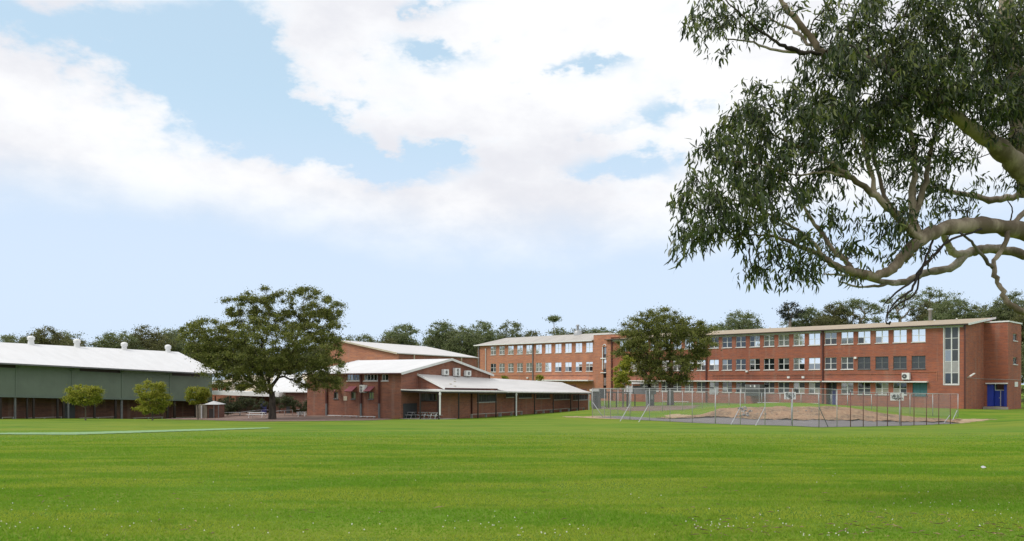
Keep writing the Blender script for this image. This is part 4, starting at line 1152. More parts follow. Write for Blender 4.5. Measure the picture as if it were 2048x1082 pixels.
# small rust spots are a few raised roof fixings
for px, py in ((909, 758.5), (909, 763.3), (900.7, 768), (909, 772)):
    # solve for a spot on the front roof slope
    best = None
    for w in np.linspace(w_s, w_c, 60):
        for f in np.linspace(0, 1, 20):
            uu = UG + (HL - UG) * f; z = gut(w) + (ridge(w) - gut(w)) * f; q = HF.world(uu, w, z)
            e = (HX + FPX * q.x / q.y - px) ** 2 + (HY - FPX * (q.z - EYE) / q.y - py) ** 2
            if best is None or e < best[0]: best = (e, uu, w, z)
    _, uu, w, z = best
    MB().box(uu - .1, uu + .1, w - .12, w + .12, z, z + .06).build('roof_fixing', MAT['cream'], sh)
# benches under the verandah
for a, c, y, lab in ((944, 1002, 833.0, 'pale plank bench under the verandah beside the wide grey window'), (1002, 1046, 828.5, 'pale plank bench under the verandah ending at the tall white downpipe'), (1073, 1104, 823.0, 'pale plank bench under the verandah just right of the tall white downpipe'), (1105, 1140, 820.5, 'pale plank bench under the verandah, second from its far end'), (1141, 1170, 818.3, 'pale plank bench under the verandah at its far end')):
    wa, wb = HF.w(a, UO - .9), HF.w(c, UO - .9); q = HF.world(UO - .9, wa)
    o = make_bench('bench', wb - wa, .42, 'timber', .3, lab, 'plank benches under the verandah')
    zz = min(zat(y, q.y), zat(y, q.y))
    o.location = (q.x, q.y, float(gz(q.x, q.y)) + .02); o.rotation_euler = (0, math.atan2(-(flo(wb) - flo(wa)), wb - wa), HF.rz + R(90))
# picnic tables
def picnic(name, x, y, z, rz, m, label, group, L=1.9, s=1.0):
    r = empty(name, (x, y, z), rz); r.scale = (s, s, s); tag(r, label, 'picnic table', group)
    for i in range(3): MB().box(-L / 2, L / 2, -.36 + i * .245, -.36 + i * .245 + .23, .70, .745).build('table_plank', MAT[m], r)
    for sg in (-1, 1): MB().box(-L / 2, L / 2, sg * .72 - .13, sg * .72 + .13, .41, .45).build('seat', MAT[m], r)
    for sx in (-1, 1):
        b = MB(); x_ = sx * (L / 2 - .25)
        b.bar((x_, -.2, .7), (x_, -.62, 0), .07, .05); b.bar((x_, .2, .7), (x_, .62, 0), .07, .05); b.bar((x_, -.8, .39), (x_, .8, .39), .05, .06); b.bar((x_, -.33, .67), (x_, .33, .67), .05, .05); b.build('leg_frame', MAT[m], r)
    return r
for px, lab in ((822, 'grey picnic table deepest in the corner of the verandah'), (848, 'grey picnic table under the verandah, middle of three'), (870, 'grey picnic table under the verandah beside the white downpipe')):
    Yp = {822: 83.0, 848: 82.4, 870: 81.2}[px]; q = at(px, 838, Yp)
    picnic('picnic_table', q.x, q.y, HF.o.z + .04, HF.rz + R(4), 'galv', lab, 'grey picnic tables under the verandah corner', 1.15, .86)

# far pale hall
FF = Frame(-16.03 - .883 * 14, 112 + .467 * 14, -16.03, 112.0); FF.o.z = -2.5
fh = FF.root('large_hall'); tag(fh, 'tall brick assembly hall with white roof behind the gabled hall', 'building')
FL = FF.L; ez = FF.hz(705.8, FL, 0); ap_u = FF.u(683); az_ = FF.hz(681.8, ap_u, 0); fu0 = 1.0; fz0 = az_ - (FL - ap_u) * 0 - (az_ - ez) / (FL - ap_u) * (ap_u - fu0)
b = MB(); b.prism([(fu0, -1), (FL, -1), (FL, ez - .1), (ap_u, az_ - .1), (fu0, fz0 - .1)], 'y', 0, .3); b.build('gable_wall', MAT['brick_pale'], fh)
b = MB(); b.box(FL - .3, FL, .304, 22, -1, ez - .14); b.build('wall', MAT['brick_hall'], fh)
b = MB(); b.slab([(FL + .25, -.3, ez), (FL + .25, 22.2, ez), (ap_u, 22.2, az_ + .1), (ap_u, -.3, az_ + .1)], .12); b.slab([(ap_u, -.3, az_ + .1), (ap_u, 22.2, az_ + .1), (fu0 - .3, 22.2, fz0), (fu0 - .3, -.3, fz0)], .12); b.build('roof', MAT['roof_whitey'], fh)
MB().bar((FL + .2, -.34, ez - .08), (ap_u, -.34, az_ + .02), .06, .22).build('barge_board', MAT['cream'], fh); MB().bar((ap_u, -.34, az_ + .02), (fu0, -.34, fz0 - .08), .06, .22).build('barge_board', MAT['cream'], fh)
for px in (828.5, 923): b = MB(); w = FF.w(px, FL + .1); b.box(FL + .01, FL + .16, w - .09, w + .09, -1, ez - .15); b.build('downpipe', MAT['cream'], fh)
b = MB(); b.box(fu0, FL - .31, 21.7, 22, -1, ez - .15); b.build('wall', MAT['brick_hall'], fh)

# cream-roofed classroom behind the yard
CF = Frame.px(424, 126, 600, 124); CF.o.z = zat(800, 126)
cb_ = CF.root('small_classroom'); tag(cb_, 'small brick classroom with cream roof behind the white walkway roof', 'building')
hs = []; ws_ = []
for a, c in ((436, 445), (452, 460), (466, 474), (487, 495)):
    ua, ub = CF.u(a), CF.u(c); t_ = (ua, ub, CF.hz(781, ua), CF.hz(769.5, ua)); hs.append(t_)
wall_with_holes(0, CF.L, -2, CF.hz(766, 3), hs, 0, .25).build('wall', MAT['brick'], cb_)
for t_ in hs: window(cb_, t_[0], t_[2], t_[1] - t_[0], t_[3] - t_[2], 'g_dark', cols=2, rows=1, recess=.05, mid=.16, fr=.1)
ez = CF.hz(765, 3); tz = CF.hz(750.5, 3, 4)
b = MB(); b.add([(-.4, -.5, ez), (CF.L, -.5, ez), (CF.L, 4.5, tz), (4.0, 4.5, tz), (-.4, 9.5, ez), (CF.L, 9.5, ez)], [(0, 1, 2, 3), (0, 3, 4), (3, 2, 5, 4), (1, 5, 2), (0, 4, 5, 1)]); b.build('roof', MAT['roof_cream'], cb_)
b = MB(); b.box(-.45, CF.L, -.6, -.504, ez - .22, ez + .02); b.build('gutter', MAT['white'], cb_)

# covered walkway with flat white fascia
WF = Frame.px(424, 104, 558, 99); WF.o.z = zat(832, 104)
wk = WF.root('covered_walkway'); tag(wk, 'flat white roofed covered walkway behind the big spreading tree', 'walkway')
ft, fb_ = WF.hz(781.2, 0), WF.hz(789.3, 0); ft2, fb2 = WF.hz(785.5, WF.L), WF.hz(794, WF.L)
b = MB(); b.add([(0, 0, fb_), (WF.L, 0, fb2), (WF.L, 0, ft2), (0, 0, ft), (0, 5, fb_), (WF.L, 5, fb2), (WF.L, 5, ft2), (0, 5, ft)], [(0, 1, 2, 3), (5, 4, 7, 6), (3, 2, 6, 7), (4, 5, 1, 0), (4, 0, 3, 7), (1, 5, 6, 2)]); b.build('roof', MAT['white'], wk)
for i in range(5): b = MB(); x = .2 + i * (WF.L - .4) / 4; b.box(x - .05, x + .05, .3, .4, -1, fb_ - .15 if i < 4 else fb2); b.build('post', MAT['dark'], wk)
b = MB(); b.box(-.5, WF.L + 1, 4.6, 4.9, -1, fb2 - .02); b.build('back_wall', MAT['brick_dark'], wk)  # dark brick backing added so the space under the roof reads as deep shade
b = MB(); x = WF.u(463, 2.5); zt_ = WF.hz(766.5, x, 2.5); b.lathe((x, 2.5, ft - .1), [(.42, 0), (.36, .55), (.48, .6), (.50, .8), (.36, 1.05), (.1, zt_ - ft + .15)], 14); b.build('roof_ventilator', MAT['cream'], wk)
x0_, x1_, x2_ = WF.u(488, 2), WF.u(512, 4), WF.u(530, 2)
b = MB(); z_ = ft - .05; zt_ = WF.hz(768.5, x1_, 4)
b.add([(x0_, 2, z_), (x2_ + 1, 2, z_), (x1_ + 1.3, 4, zt_), (x1_ - .2, 4, zt_), (x0_, 4.9, z_), (x2_ + 1, 4.9, z_)], [(0, 1, 2, 3), (0, 3, 4), (3, 2, 5, 4), (1, 5, 2), (0, 4, 5, 1)]); r_ = b.build('canopy_hood', MAT['roof_cream'], wk)

# low white-roofed block between the tree and the hall
LF = Frame.px(548, 101, 624, 98); LF.o.z = zat(834, 100)
lo_ = LF.root('low_block'); tag(lo_, 'low dark brick block under a broad white roof between big tree and gabled hall', 'building')
ez = LF.hz(783.5, LF.L, -.5); tz = LF.hz(748, LF.L / 2, 9)
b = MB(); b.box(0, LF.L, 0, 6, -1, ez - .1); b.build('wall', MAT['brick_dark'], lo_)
b = MB(); b.slab([(-.4, -.5, ez), (LF.L + .4, -.5, ez), (LF.u(600, 9), 9, tz), (LF.u(549, 9), 9, tz)], .1); b.build('roof', MAT['roof_white'], lo_)
b = MB(); x = LF.u(563.5, 9.2); b.lathe((x, 9.2, tz - .3), [(.36, 0), (.36, .55), (.46, .6), (.44, .8), (.12, 1.0)], 12); b.build('roof_ventilator', MAT['white'], lo_)
b = MB(); b.box(LF.u(573), LF.u(580), -.05, -.004, .0, 2.0); b.build('door', MAT['darkgrey'], lo_)

# blue door panel, kiosk, hand rails
q = at(527, 832, 98)
bd = empty('blue_panel', (q.x, q.y, float(gz(q.x, q.y)))); tag(bd, 'small dark blue panel in the shade left of the big tree trunk', 'panel')
MB().box(-.35, .35, 0, .06, 0.1, 1.5).build('board', MAT['navy'], bd); MB().box(-.4, .4, -.01, .07, -.1, .095).build('plinth', MAT['darkgrey'], bd)
KF = Frame.px(392, 90, 437, 90); KF.o.z = float(gz(KF.o.x, KF.o.y))
kk = KF.root('kiosk'); tag(kk, 'small beige and dark kiosk with pyramid roof at the end of the gymnasium', 'kiosk')
zt_ = KF.hz(809, 1); zp = KF.hz(803, 1)
a = KF.u(414); MB().box(0, a, 0, 2, -.2, zt_).build('wall', MAT['beige'], kk); r_ = MB().box(a + .004, KF.L - .05, 0.1, 2, -.2, zt_ - .02).build('wall', MAT['brick_dark'], kk)
a0_, a1_ = KF.u(408.5), KF.u(438.5)
b = MB(); b.add([(a0_, -.25, zt_), (a1_, -.25, zt_), (a1_, 2.2, zt_), (a0_, 2.2, zt_), ((a0_ + a1_) / 2 - .15, 1, zp + .05)], [(0, 1, 4), (1, 2, 4), (2, 3, 4), (3, 0, 4), (3, 2, 1, 0)]); b.build('roof', MAT['frieze'], kk)
b = MB(); x = KF.u(403.5); b.box(x - .07, x + .07, -.1, -.01, -.2, KF.hz(811, x)); b.build('downpipe', MAT['frieze'], kk)
for px in (429, 438): b = MB(); x = KF.u(px); b.box(x - .035, x + .035, -.2, -.13, -.2, zt_ - .03); b.build('post', MAT['midgrey'], kk)
b = MB(); x = KF.u(422); b.box(x - .25, x + .3, .04, .096, .0, zt_ - .5); b.build('door', MAT['dark'], kk)

def handrail(pts, posts, label):
    """pts: pixel points along the rail with depth"""
    W = [at(*p) for p in pts]; r = empty('handrail', (W[0].x, W[0].y, float(gz(W[0].x, W[0].y)))); tag(r, label, 'handrail', 'steel handrails in front of the dark yard')
    o = Vector(r.location)
    MB().tube([w - o for w in W], .03, 6).build('rail', MAT['galv'], r)
    for px, py, Y in posts:
        t_ = at(px, py, Y); g = float(gz(t_.x, t_.y)); MB().tube([Vector((t_.x, t_.y, g - .1)) - o, t_ - o], .028, 6).build('post', MAT['galv'], r)
handrail([(423, 826, 92), (480, 824.7, 93), (505, 821.5, 94), (523, 819.7, 95), (537, 820, 95)], [(437, 825.6, 92.3), (480, 824.7, 93), (523, 819.7, 95)], 'sloping steel handrail left of the big tree trunk')
handrail([(552, 822.5, 94), (569, 821, 94), (596, 819.2, 95), (620, 818, 96)], [(569, 821, 94), (585, 820, 94.5), (602, 818.9, 95.2)], 'sloping steel handrail between the big tree trunk and the hall')
q = at(514, 835, 88); picnic('picnic_table', q.x, q.y, float(gz(q.x, q.y)), R(-8), 'white', 'long white picnic table in the yard left of the big tree trunk', 'white picnic tables in the yard', 2.4, .8)
q = at(603, 838, 84); picnic('picnic_table', q.x, q.y, float(gz(q.x, q.y)), R(12), 'white', 'white picnic table in the yard between the big tree and the hall', 'white picnic tables in the yard', 1.5, .66)

# ================================================================ ground sheets
def gp(*pts): return [ground_xy(px, py) for px, py in pts]
yard = [at(330, 837, 96).xy, at(425, 836.5, 92).xy, at(440, 828, 106).xy, at(560, 826, 104).xy, at(622, 828, 96).xy, at(660, 831, 88).xy, at(760, 835, 84.5).xy] + [Vector(v) for v in gp((790, 838.6), (740, 841.0), (640, 842.3), (575, 842.7), (512, 843.2), (450, 841.8), (380, 839.6), (330, 838.2))]
sheet('gravel_yard', [tuple(v) for v in yard], MAT['gravel'], .02, .4, ragged=.15)
sheet('cricket_pitch', [at(-60, 872.2, 38.9).xy[:], at(-60, 869.5, 40.2).xy[:], ground_xy(150, 865.4), ground_xy(430, 857.9), ground_xy(535, 855.4), ground_xy(540, 857.3), ground_xy(430, 861), ground_xy(150, 870.2)], MAT['pitch'], .025, .25)
A_ = at(1184, 835, 85.5); C_c = at(1638, 855, 63.6); D_ = at(1917, 847.5, 77)
court = [A_.xy[:], C_c.xy[:], D_.xy[:], at(1870, 843, 79).xy[:], at(1700, 842, 76).xy[:], at(1600, 840.5, 77.6).xy[:], at(1500, 839.5, 79).xy[:], at(1400, 838.5, 81).xy[:], at(1290, 838, 85).xy[:], at(1230, 836, 88).xy[:]]
court = [(p[0] + .25, p[1] + .35) for p in court]
sheet('court_asphalt', court, MAT['asphalt'], .02, .3)
bankp = [at(1310, 838, 84).xy[:], at(1400, 838.8, 80.5).xy[:], at(1500, 840.3, 78.2).xy[:], at(1600, 841.5, 76.6).xy[:], at(1700, 843.5, 75.2).xy[:], at(1800, 845.5, 75.7).xy[:], at(1905, 846, 78.5).xy[:], at(1925, 840, 82).xy[:], at(1880, 838, 81.5).xy[:], at(1800, 833, 80.8).xy[:], at(1735, 823, 80.4).xy[:], at(1690, 817.5, 80.6).xy[:], at(1600, 816, 81.6).xy[:], at(1500, 816.5, 82.6).xy[:], at(1450, 819, 83).xy[:], at(1400, 831, 84).xy[:]]
sheet('dirt_bank', bankp, MAT['dirt'], .03, .22, bumpy=.10, ragged=.3)
for k, pts in enumerate([[(1150, 834), (1200, 831.5), (1260, 833.5), (1330, 838), (1300, 841), (1240, 838.6), (1180, 837)], [(1325, 829.5), (1355, 828), (1385, 832), (1365, 836.5), (1335, 834)], [(1905, 839.5), (1960, 837.6), (1985, 838.6), (1950, 843), (1912, 846.5)], [(1130, 833.2), (1160, 832.6), (1150, 835), (1132, 835)]]):
    sheet('bare_soil', gp(*pts), MAT['sand'], .018, .25, ragged=.35)
sheet('concrete_path', gp((1203, 812), (1255, 814.2), (1262, 816.2), (1203, 815.2)), MAT['concrete'], .03, .4)
sheet('paved_area', gp((1196, 818), (1200, 815.8), (1330, 812), (1400, 811), (1380, 818), (1260, 822)), MAT['gravel'], .02, .4, ragged=.3)
# stones at the foot of the bank
r_ = empty('rubble_heap', (at(1490, 832, 79.5).x, 79.5, float(gz(at(1490, 832, 79.5).x, 79.5)))); tag(r_, 'heap of grey stones spilling down the dirt bank behind the fence braces', 'rubble')
st = MB(); tmpl = [(1, 0, 0), (-1, 0, 0), (0, 1, 0), (0, -1, 0), (0, 0, 1), (0, 0, -1)]; tf = [(0, 2, 4), (2, 1, 4), (1, 3, 4), (3, 0, 4), (2, 0, 5), (1, 2, 5), (3, 1, 5), (0, 3, 5)]
stone_meshes = [MB().add([(x * random.uniform(.6, 1.2) + random.uniform(-.2, .2), y * random.uniform(.6, 1.1), z * random.uniform(.5, .9)) for x, y, z in tmpl], tf).mesh('stone', MAT['concrete' if k % 2 else 'midgrey']) for k in range(4)]
for k in range(46):
    px = random.gauss(1488, 9) if k < 30 else random.uniform(1500, 1700); f = random.random() if k < 30 else random.random() * .2
    Y = 79 + 3.2 * f; Xw = (px - HX) / FPX * Y; z = float(gz(Xw, Y)) + .12; s_ = random.uniform(.10, .26) if k < 30 else random.uniform(.05, .12)
    o = place('stone', stone_meshes[k % 4], r_, Vector((Xw, Y, z)) - r_.location, (random.random(), random.random(), random.random() * 6)); o.scale = (s_,) * 3

# ================================================================ court fence
FE = empty('court_fence', (C_c.x, C_c.y, float(gz(C_c.x, C_c.y)))); tag(FE, 'tall chain link fence around the sports court with steel braces', 'fence')
fo = Vector(FE.location)
def fpt(px, py, Y): return at(px, py, Y) - fo
def ray_on(Pa, Pb, px):
    r = (px - HX) / FPX; d = Pb - Pa
    t = (r * Pa.y - Pa.x) / (d.x - r * d.y); return Pa + d * t, t
def run(Pa, Pb, ta, tb, cols, mat, r=.029, panels=True, wire=True):
    """fence run between two ground corners; ta, tb rail heights (world z) at the ends"""
    tops = []
    for px in cols:
        P, t = ray_on(Pa, Pb, px); g = float(gz(P.x, P.y)); zt = ta + (tb - ta) * t
        MB().tube([Vector((P.x, P.y, g - .15)) - fo, Vector((P.x, P.y, zt)) - fo], r, 6).build('post', mat, FE)
        tops.append((Vector((P.x, P.y, zt)), g))
    for (a, ga), (b_, gb) in zip(tops[:-1], tops[1:]):
        MB().tube([a - fo, b_ - fo], .024, 5, False).build('rail', mat if not panels else MAT['galv'], FE)
        if wire:
            V = [Vector((a.x, a.y, ga + .05)), Vector((b_.x, b_.y, gb + .05)), b_ - Vector((0, 0, .04)), a - Vector((0, 0, .04))]
            MB().add([v - fo for v in V], [(0, 1, 2, 3)]).build('wire_panel', MAT['wire'], FE)
tA = zat(776.8, A_.y); tC = zat(777.3, C_c.y); tD = zat(788.3, D_.y)
run(A_, C_c, tA, tC, [1184.5, 1221, 1260, 1299, 1340, 1384.5, 1431, 1480.5, 1530, 1585, 1638], MAT['galv'])
# right-hand side: first bays galvanised, then the rusty posts
run(C_c, D_, tC, zat(788.3, D_.y), [1638, 1674, 1701], MAT['galv'])
run(C_c, D_, zat(782.5, C_c.y), tD, [1701, 1726.5, 1754, 1775, 1802, 1828, 1853, 1877.5, 1900.5], MAT['rust'], .034)
B_ = at(1262, 833, 93); E_ = at(1662, 832, 86)
run(B_, E_, zat(779.5, 93), zat(789, 86), [1292, 1325, 1365, 1404.5, 1458, 1489, 1523.5, 1560, 1602, 1637, 1662], MAT['galv'], .03)
G_ = at(1918, 846, 80)
run(E_, at(1917, 838, 84), zat(789, 86), zat(787.6, 84), [1662, 1695, 1743, 1820, 1865.5, 1916], MAT['galv'], .035)
run(A_, B_, tA, zat(779.5, 93), [1184.6, 1209, 1236, 1262], MAT['galv'], .028)
def brace(px0, py0, px1, py1, Y0, Y1, m='galv', r=.035):
    MB().tube([fpt(px0, py0, Y0), fpt(px1, py1, Y1)], r, 6).build('brace', MAT[m], FE)
brace(1185, 804, 1206, 834, 85.3, 84.3); brace(1260, 808, 1240, 843, 79.0, 75.2); brace(1298, 808, 1277, 845, 76.7, 72.5)
brace(1480, 815, 1458.5, 856, 69.8, 66); brace(1529.5, 815, 1508, 858, 67.4, 64.2); brace(1638, 814, 1656, 853.5, 63.8, 65.5, 'midgrey'); brace(1486, 812, 1471, 838, 83, 79.5); brace(1489, 812, 1499, 826, 83, 81)
brace(1914, 821, 1905, 841, 79, 77.5); brace(1900, 830, 1888, 846, 77.5, 76)

# backboards
def scrib(b, W, H, seed, n):
    rr = random.Random(seed)
    for _ in range(n):
        cx, cy = W * rr.uniform(.2, .8), H * rr.uniform(.15, .8); r = rr.uniform(.06, .22) * H; a0 = rr.uniform(0, 6.28); sweep = rr.uniform(2.0, 6.0)
        pts = [(cx + r * (1 - .08 * i) * math.cos(a0 + sweep * i / 7) * 1.3, -.03 - .002 * (_ % 5), cy + r * (1 - .08 * i) * math.sin(a0 + sweep * i / 7)) for i in range(8)]
        b.tube(pts, .018, 4, False)
def backboard(px0, px1, py0, py1, Y, label, n, seed, pole_px, rz=0.0, plain=False):
    p = at((px0 + px1) / 2, py1, Y); g = float(gz(p.x, p.y)); W = (px1 - px0) / FPX * Y; H = (py1 - py0) / FPX * Y
    r = empty('basketball_backboard', (p.x, p.y, g), rz); tag(r, label, 'backboard', 'basketball backboards on the court'); zb_ = p.z - g
    bo = empty('x', (0, 0, 0)); bpy.data.objects.remove(bo)
    b = MB(); b.box(-W / 2, W / 2, -.02, .03, zb_, zb_ + H); bd_ = b.build('board', MAT['white' if not plain else 'frieze'], r)
    if n:
        b = MB(); scrib(b, W, H, seed, n); o = b.build('painted_emblem', MAT['fan'], bd_, (-W / 2, 0, zb_)); o['kind'] = 'stuff'
    qx = (pole_px - (px0 + px1) / 2) / FPX * Y
    MB().tube([(qx, .25, -.1), (qx, .25, zb_ + H * .4)], .05, 8).build('pole', MAT['galv'], r)
    b = MB(); b.bar((qx, .2, zb_ + H * .3), (0, .031, zb_ + H * .4), .06); b.build('bracket', MAT['galv'], r)
    b = MB(); R_ = .225; b.tube([(R_ * math.cos(t), -.30 + R_ * math.sin(t), zb_ + .12) for t in np.linspace(0, 2 * math.pi, 13)], .014, 5, False); b.build('hoop', MAT['rust'], r)
backboard(1568.5, 1591.5, 784, 798.6, 72.5, 'white basketball board with black swirl artwork in front of the ground floor windows', 26, 3, 1585)
backboard(1781, 1807.5, 785, 801, 72.5, 'white basketball board with black spray artwork near the rusty fence posts', 22, 9, 1802)
backboard(1419, 1435.5, 778.5, 788.8, 74, 'pale blank basketball board on a tall grey pole near the spreading tree', 0, 1, 1432, 0, True)

# ================================================================ structures behind the shed end
q = at(1186, 822, 121); g = float(gz(q.x, q.y))
us = empty('utility_shed', (q.x, q.y, g)); tag(us, 'grey metal utility shed just beyond the end of the verandah', 'shed')
W_ = 15 / FPX * 121; MB().box(0, W_, 0, 3, -.3, zat(783, 121) - g).build('wall', MAT['midgrey'], us); b = MB(); b.box(-.2, W_ + .2, -.3, 3.2, zat(783, 121) - g + .003, zat(778.5, 121) - g); b.build('roof', MAT['white'], us)
b = MB(); b.box(W_ * .2, W_ * .6, -.04, -.004, -.2, 2.0); b.build('door', MAT['darkgrey'], us)
q = at(1200, 813, 118); g = float(gz(q.x, q.y))
bb = empty('equipment_cabinet', (q.x, q.y, g)); tag(bb, 'slate blue cabinet raised on dark legs beside the grey utility shed', 'cabinet')
W_ = 13 / FPX * 118; za, zb_ = zat(797, 118) - g, zat(777.5, 118) - g
MB().box(0, W_, 0, 1.2, za, zb_).build('casing', MAT['darkgrey'], bb)
b = MB(); b.box(W_ * .48, W_ * .52, -.02, -.003, za + .05, zb_ - .05); b.build('door_gap', MAT['fan'], bb)
for x in (.08, W_ - .08): MB().box(x - .04, x + .04, .05, .13, -.2, za - .003).build('leg', MAT['dark'], bb)
q = at(1196, 776, 128); g = float(gz(q.x, q.y))
PF = Frame.px(1213, 116, 1257, 110); PF.o.z = float(gz(PF.o.x, PF.o.y))
pg = PF.root('pergola'); tag(pg, 'open dark steel pergola frame in front of the stair tower', 'pergola')
for px in (1216.5, 1232, 1254.5): u = PF.u(px); MB().box(u - .06, u + .06, 0, .12, -.5, PF.hz(785.8, u)).build('post', MAT['dark'], pg); MB().box(u - .06, u + .06, 3.0, 3.12, -.5, PF.hz(785.8, u)).build('post', MAT['dark'], pg)
b = MB(); za = PF.hz(785.6, 1); b.box(-.3, PF.L + .3, -.03, .15, za, za + .16); b.box(-.3, PF.L + .3, 2.97, 3.15, za, za + .16); b.build('beam', MAT['dark'], pg)
for i in range(6): x = i * PF.L / 5; MB().box(x - .03, x + .03, .151, 2.969, za + .02, za + .12).build('rafter', MAT['dark'], pg)
AF = Frame.px(1248.5, 112, 1290, 108); AF.o.z = float(gz(AF.o.x, AF.o.y))
an = AF.root('ticket_shelter'); tag(an, 'white flat roofed shelter with grey lattice sides below the yellow green shrub', 'shelter')
za, zb_ = AF.hz(788, 1), AF.hz(767.8, 1)
b = MB(); b.box(-.1, AF.L + .1, -.3, 2.2, zb_, zb_ + .22); b.build('roof', MAT['white'], an)
for px in (1250, 1257, 1265.5): u = AF.u(px); MB().box(u - .07, u + .07, -.12, -.02, za, zb_ - .003).build('post', MAT['white'], an)
MB().box(AF.u(1267), AF.L, 0, 1.9, za, zb_ - .5).build('lower_panel', MAT['midgrey'], an)
MB().box(AF.u(1251), AF.u(1264), 0, 1.9, za + .02, zb_ - .25).build('louvre_panel', MAT['frieze'], an)
for px in (1252, 1288): u = AF.u(px); MB().box(u - .06, u + .06, .5, .6, -.4, za - .003).build('leg', MAT['galv'], an)
q = at(1303, 812, 109); g = float(gz(q.x, q.y)); sb = empty('switch_box', (q.x, q.y, g)); tag(sb, 'tall grey switch box in the shade under the spreading tree', 'cabinet')
MB().box(-.38, .38, 0, .5, 0, zat(784, 109) - g).build('casing', MAT['darkgrey'], sb); MB().box(-.1, .25, -.03, -.004, .9, 2.1).build('panel', MAT['frieze'], sb)

# ================================================================ trees
def rot_cards(C, sizes, elong=1.0, droop=None, rs=None):
    """random oriented rhombic leaves: returns V, F (quads)"""
    n = len(C); rs = rs or rng
    a = rs.normal(size=(n, 3)); a /= np.linalg.norm(a, axis=1)[:, None]
    if droop is not None:
        a = a * (1 - droop) + np.array([0, 0, -1.0]) * droop; a /= np.linalg.norm(a, axis=1)[:, None]
    b = rs.normal(size=(n, 3)); b -= (b * a).sum(1)[:, None] * a; b /= np.linalg.norm(b, axis=1)[:, None]
    s = sizes[:, None]
    c = np.cross(a, b)
    V = np.stack([C - a * s * elong, C + b * s * .5 + c * s * .12, C + a * s * elong, C - b * s * .5 + c * s * .12], 1).reshape(-1, 3)
    F = np.arange(4 * n).reshape(n, 4)
    return V, F

def grow(root_pts, clumps, seed=1, bend=.15, rbase=.25, rtip=.012, sides=5, root_r=None, sag=0.0):
    """link clump centres to a skeleton (shortest path from the base) and skin it"""
    rs = np.random.default_rng(seed)
    nodes = [np.array(p, float) for p in root_pts]; par = [-1] + list(range(len(root_pts) - 1)); plen = [0.0]
    for i in range(1, len(nodes)): plen.append(plen[-1] + np.linalg.norm(nodes[i] - nodes[i - 1]))
    nroot = len(nodes)
    base = nodes[-1]
    order = sorted(range(len(clumps)), key=lambda i: np.linalg.norm(clumps[i] - base))
    leaves = []
    for i in order:
        c = np.array(clumps[i], float); Nn = np.array(nodes)
        d = np.linalg.norm(Nn - c, axis=1); cost = d + .35 * np.array(plen)
        cost[:max(1, nroot - 3)] += 3 if nroot > 3 else 0
        k = int(np.argmin(cost)); p = nodes[k]; L = np.linalg.norm(c - p)
        m = 2 if L > 1.2 else 1; prev = k
        for j in range(1, m + 1):
            t = j / (m + 1); q = p + (c - p) * t + rs.normal(size=3) * L * bend * .6; q[2] += L * (.10 - sag) * math.sin(t * math.pi)
            nodes.append(q); par.append(prev); plen.append(plen[prev] + np.linalg.norm(q - nodes[prev])); prev = len(nodes) - 1
        nodes.append(c); par.append(prev); plen.append(plen[prev] + np.linalg.norm(c - nodes[prev])); leaves.append(len(nodes) - 1)
    n = len(nodes); r2 = np.zeros(n); kids = [[] for _ in range(n)]
    for i, p in enumerate(par):
        if p >= 0: kids[p].append(i)
    for i in leaves: r2[i] += 1
    for i in range(n - 1, 0, -1): pass
    # accumulate leaf counts
    cnt = np.zeros(n)
    for i in leaves:
        k = i
        while k >= 0: cnt[k] += 1; k = par[k]
    tot = max(cnt[0], 1)
    rad = rtip + (rbase - rtip) * (cnt / tot) ** .52
    if root_r is not None: rad[:nroot] = np.maximum(rad[:nroot] * 0, root_r)
    b = MB()
    # chains: follow the thickest child
    done = set()
    stack = [(0, None)]
    while stack:
        i, pr = stack.pop()
        chain = ([pr] if pr is not None else []) + [i]; k = i
        while kids[k]:
            ks = sorted(kids[k], key=lambda c: -cnt[c]); nx = ks[0]
            if k < nroot - 1 and (k + 1) in kids[k]: nx = k + 1
            for c in kids[k]:
                if c != nx: stack.append((c, k))
            chain.append(nx); k = nx
        P = [nodes[c] for c in chain]; Rr = [rad[c] for c in chain]
        if pr is not None: Rr[0] = min(rad[pr], Rr[1] * 1.15)
        if len(P) > 1: b.tube(P, Rr, sides, False)
    return b

def ell_pts(rs, n, C, Rd, shell=.5):
    v = rs.normal(size=(n, 3)); v /= np.linalg.norm(v, axis=1)[:, None]
    r = rs.random(n) ** (1 / 3 if shell == 0 else (1 - shell) / 3)
    return np.array(C) + v * r[:, None] * np.array(Rd)

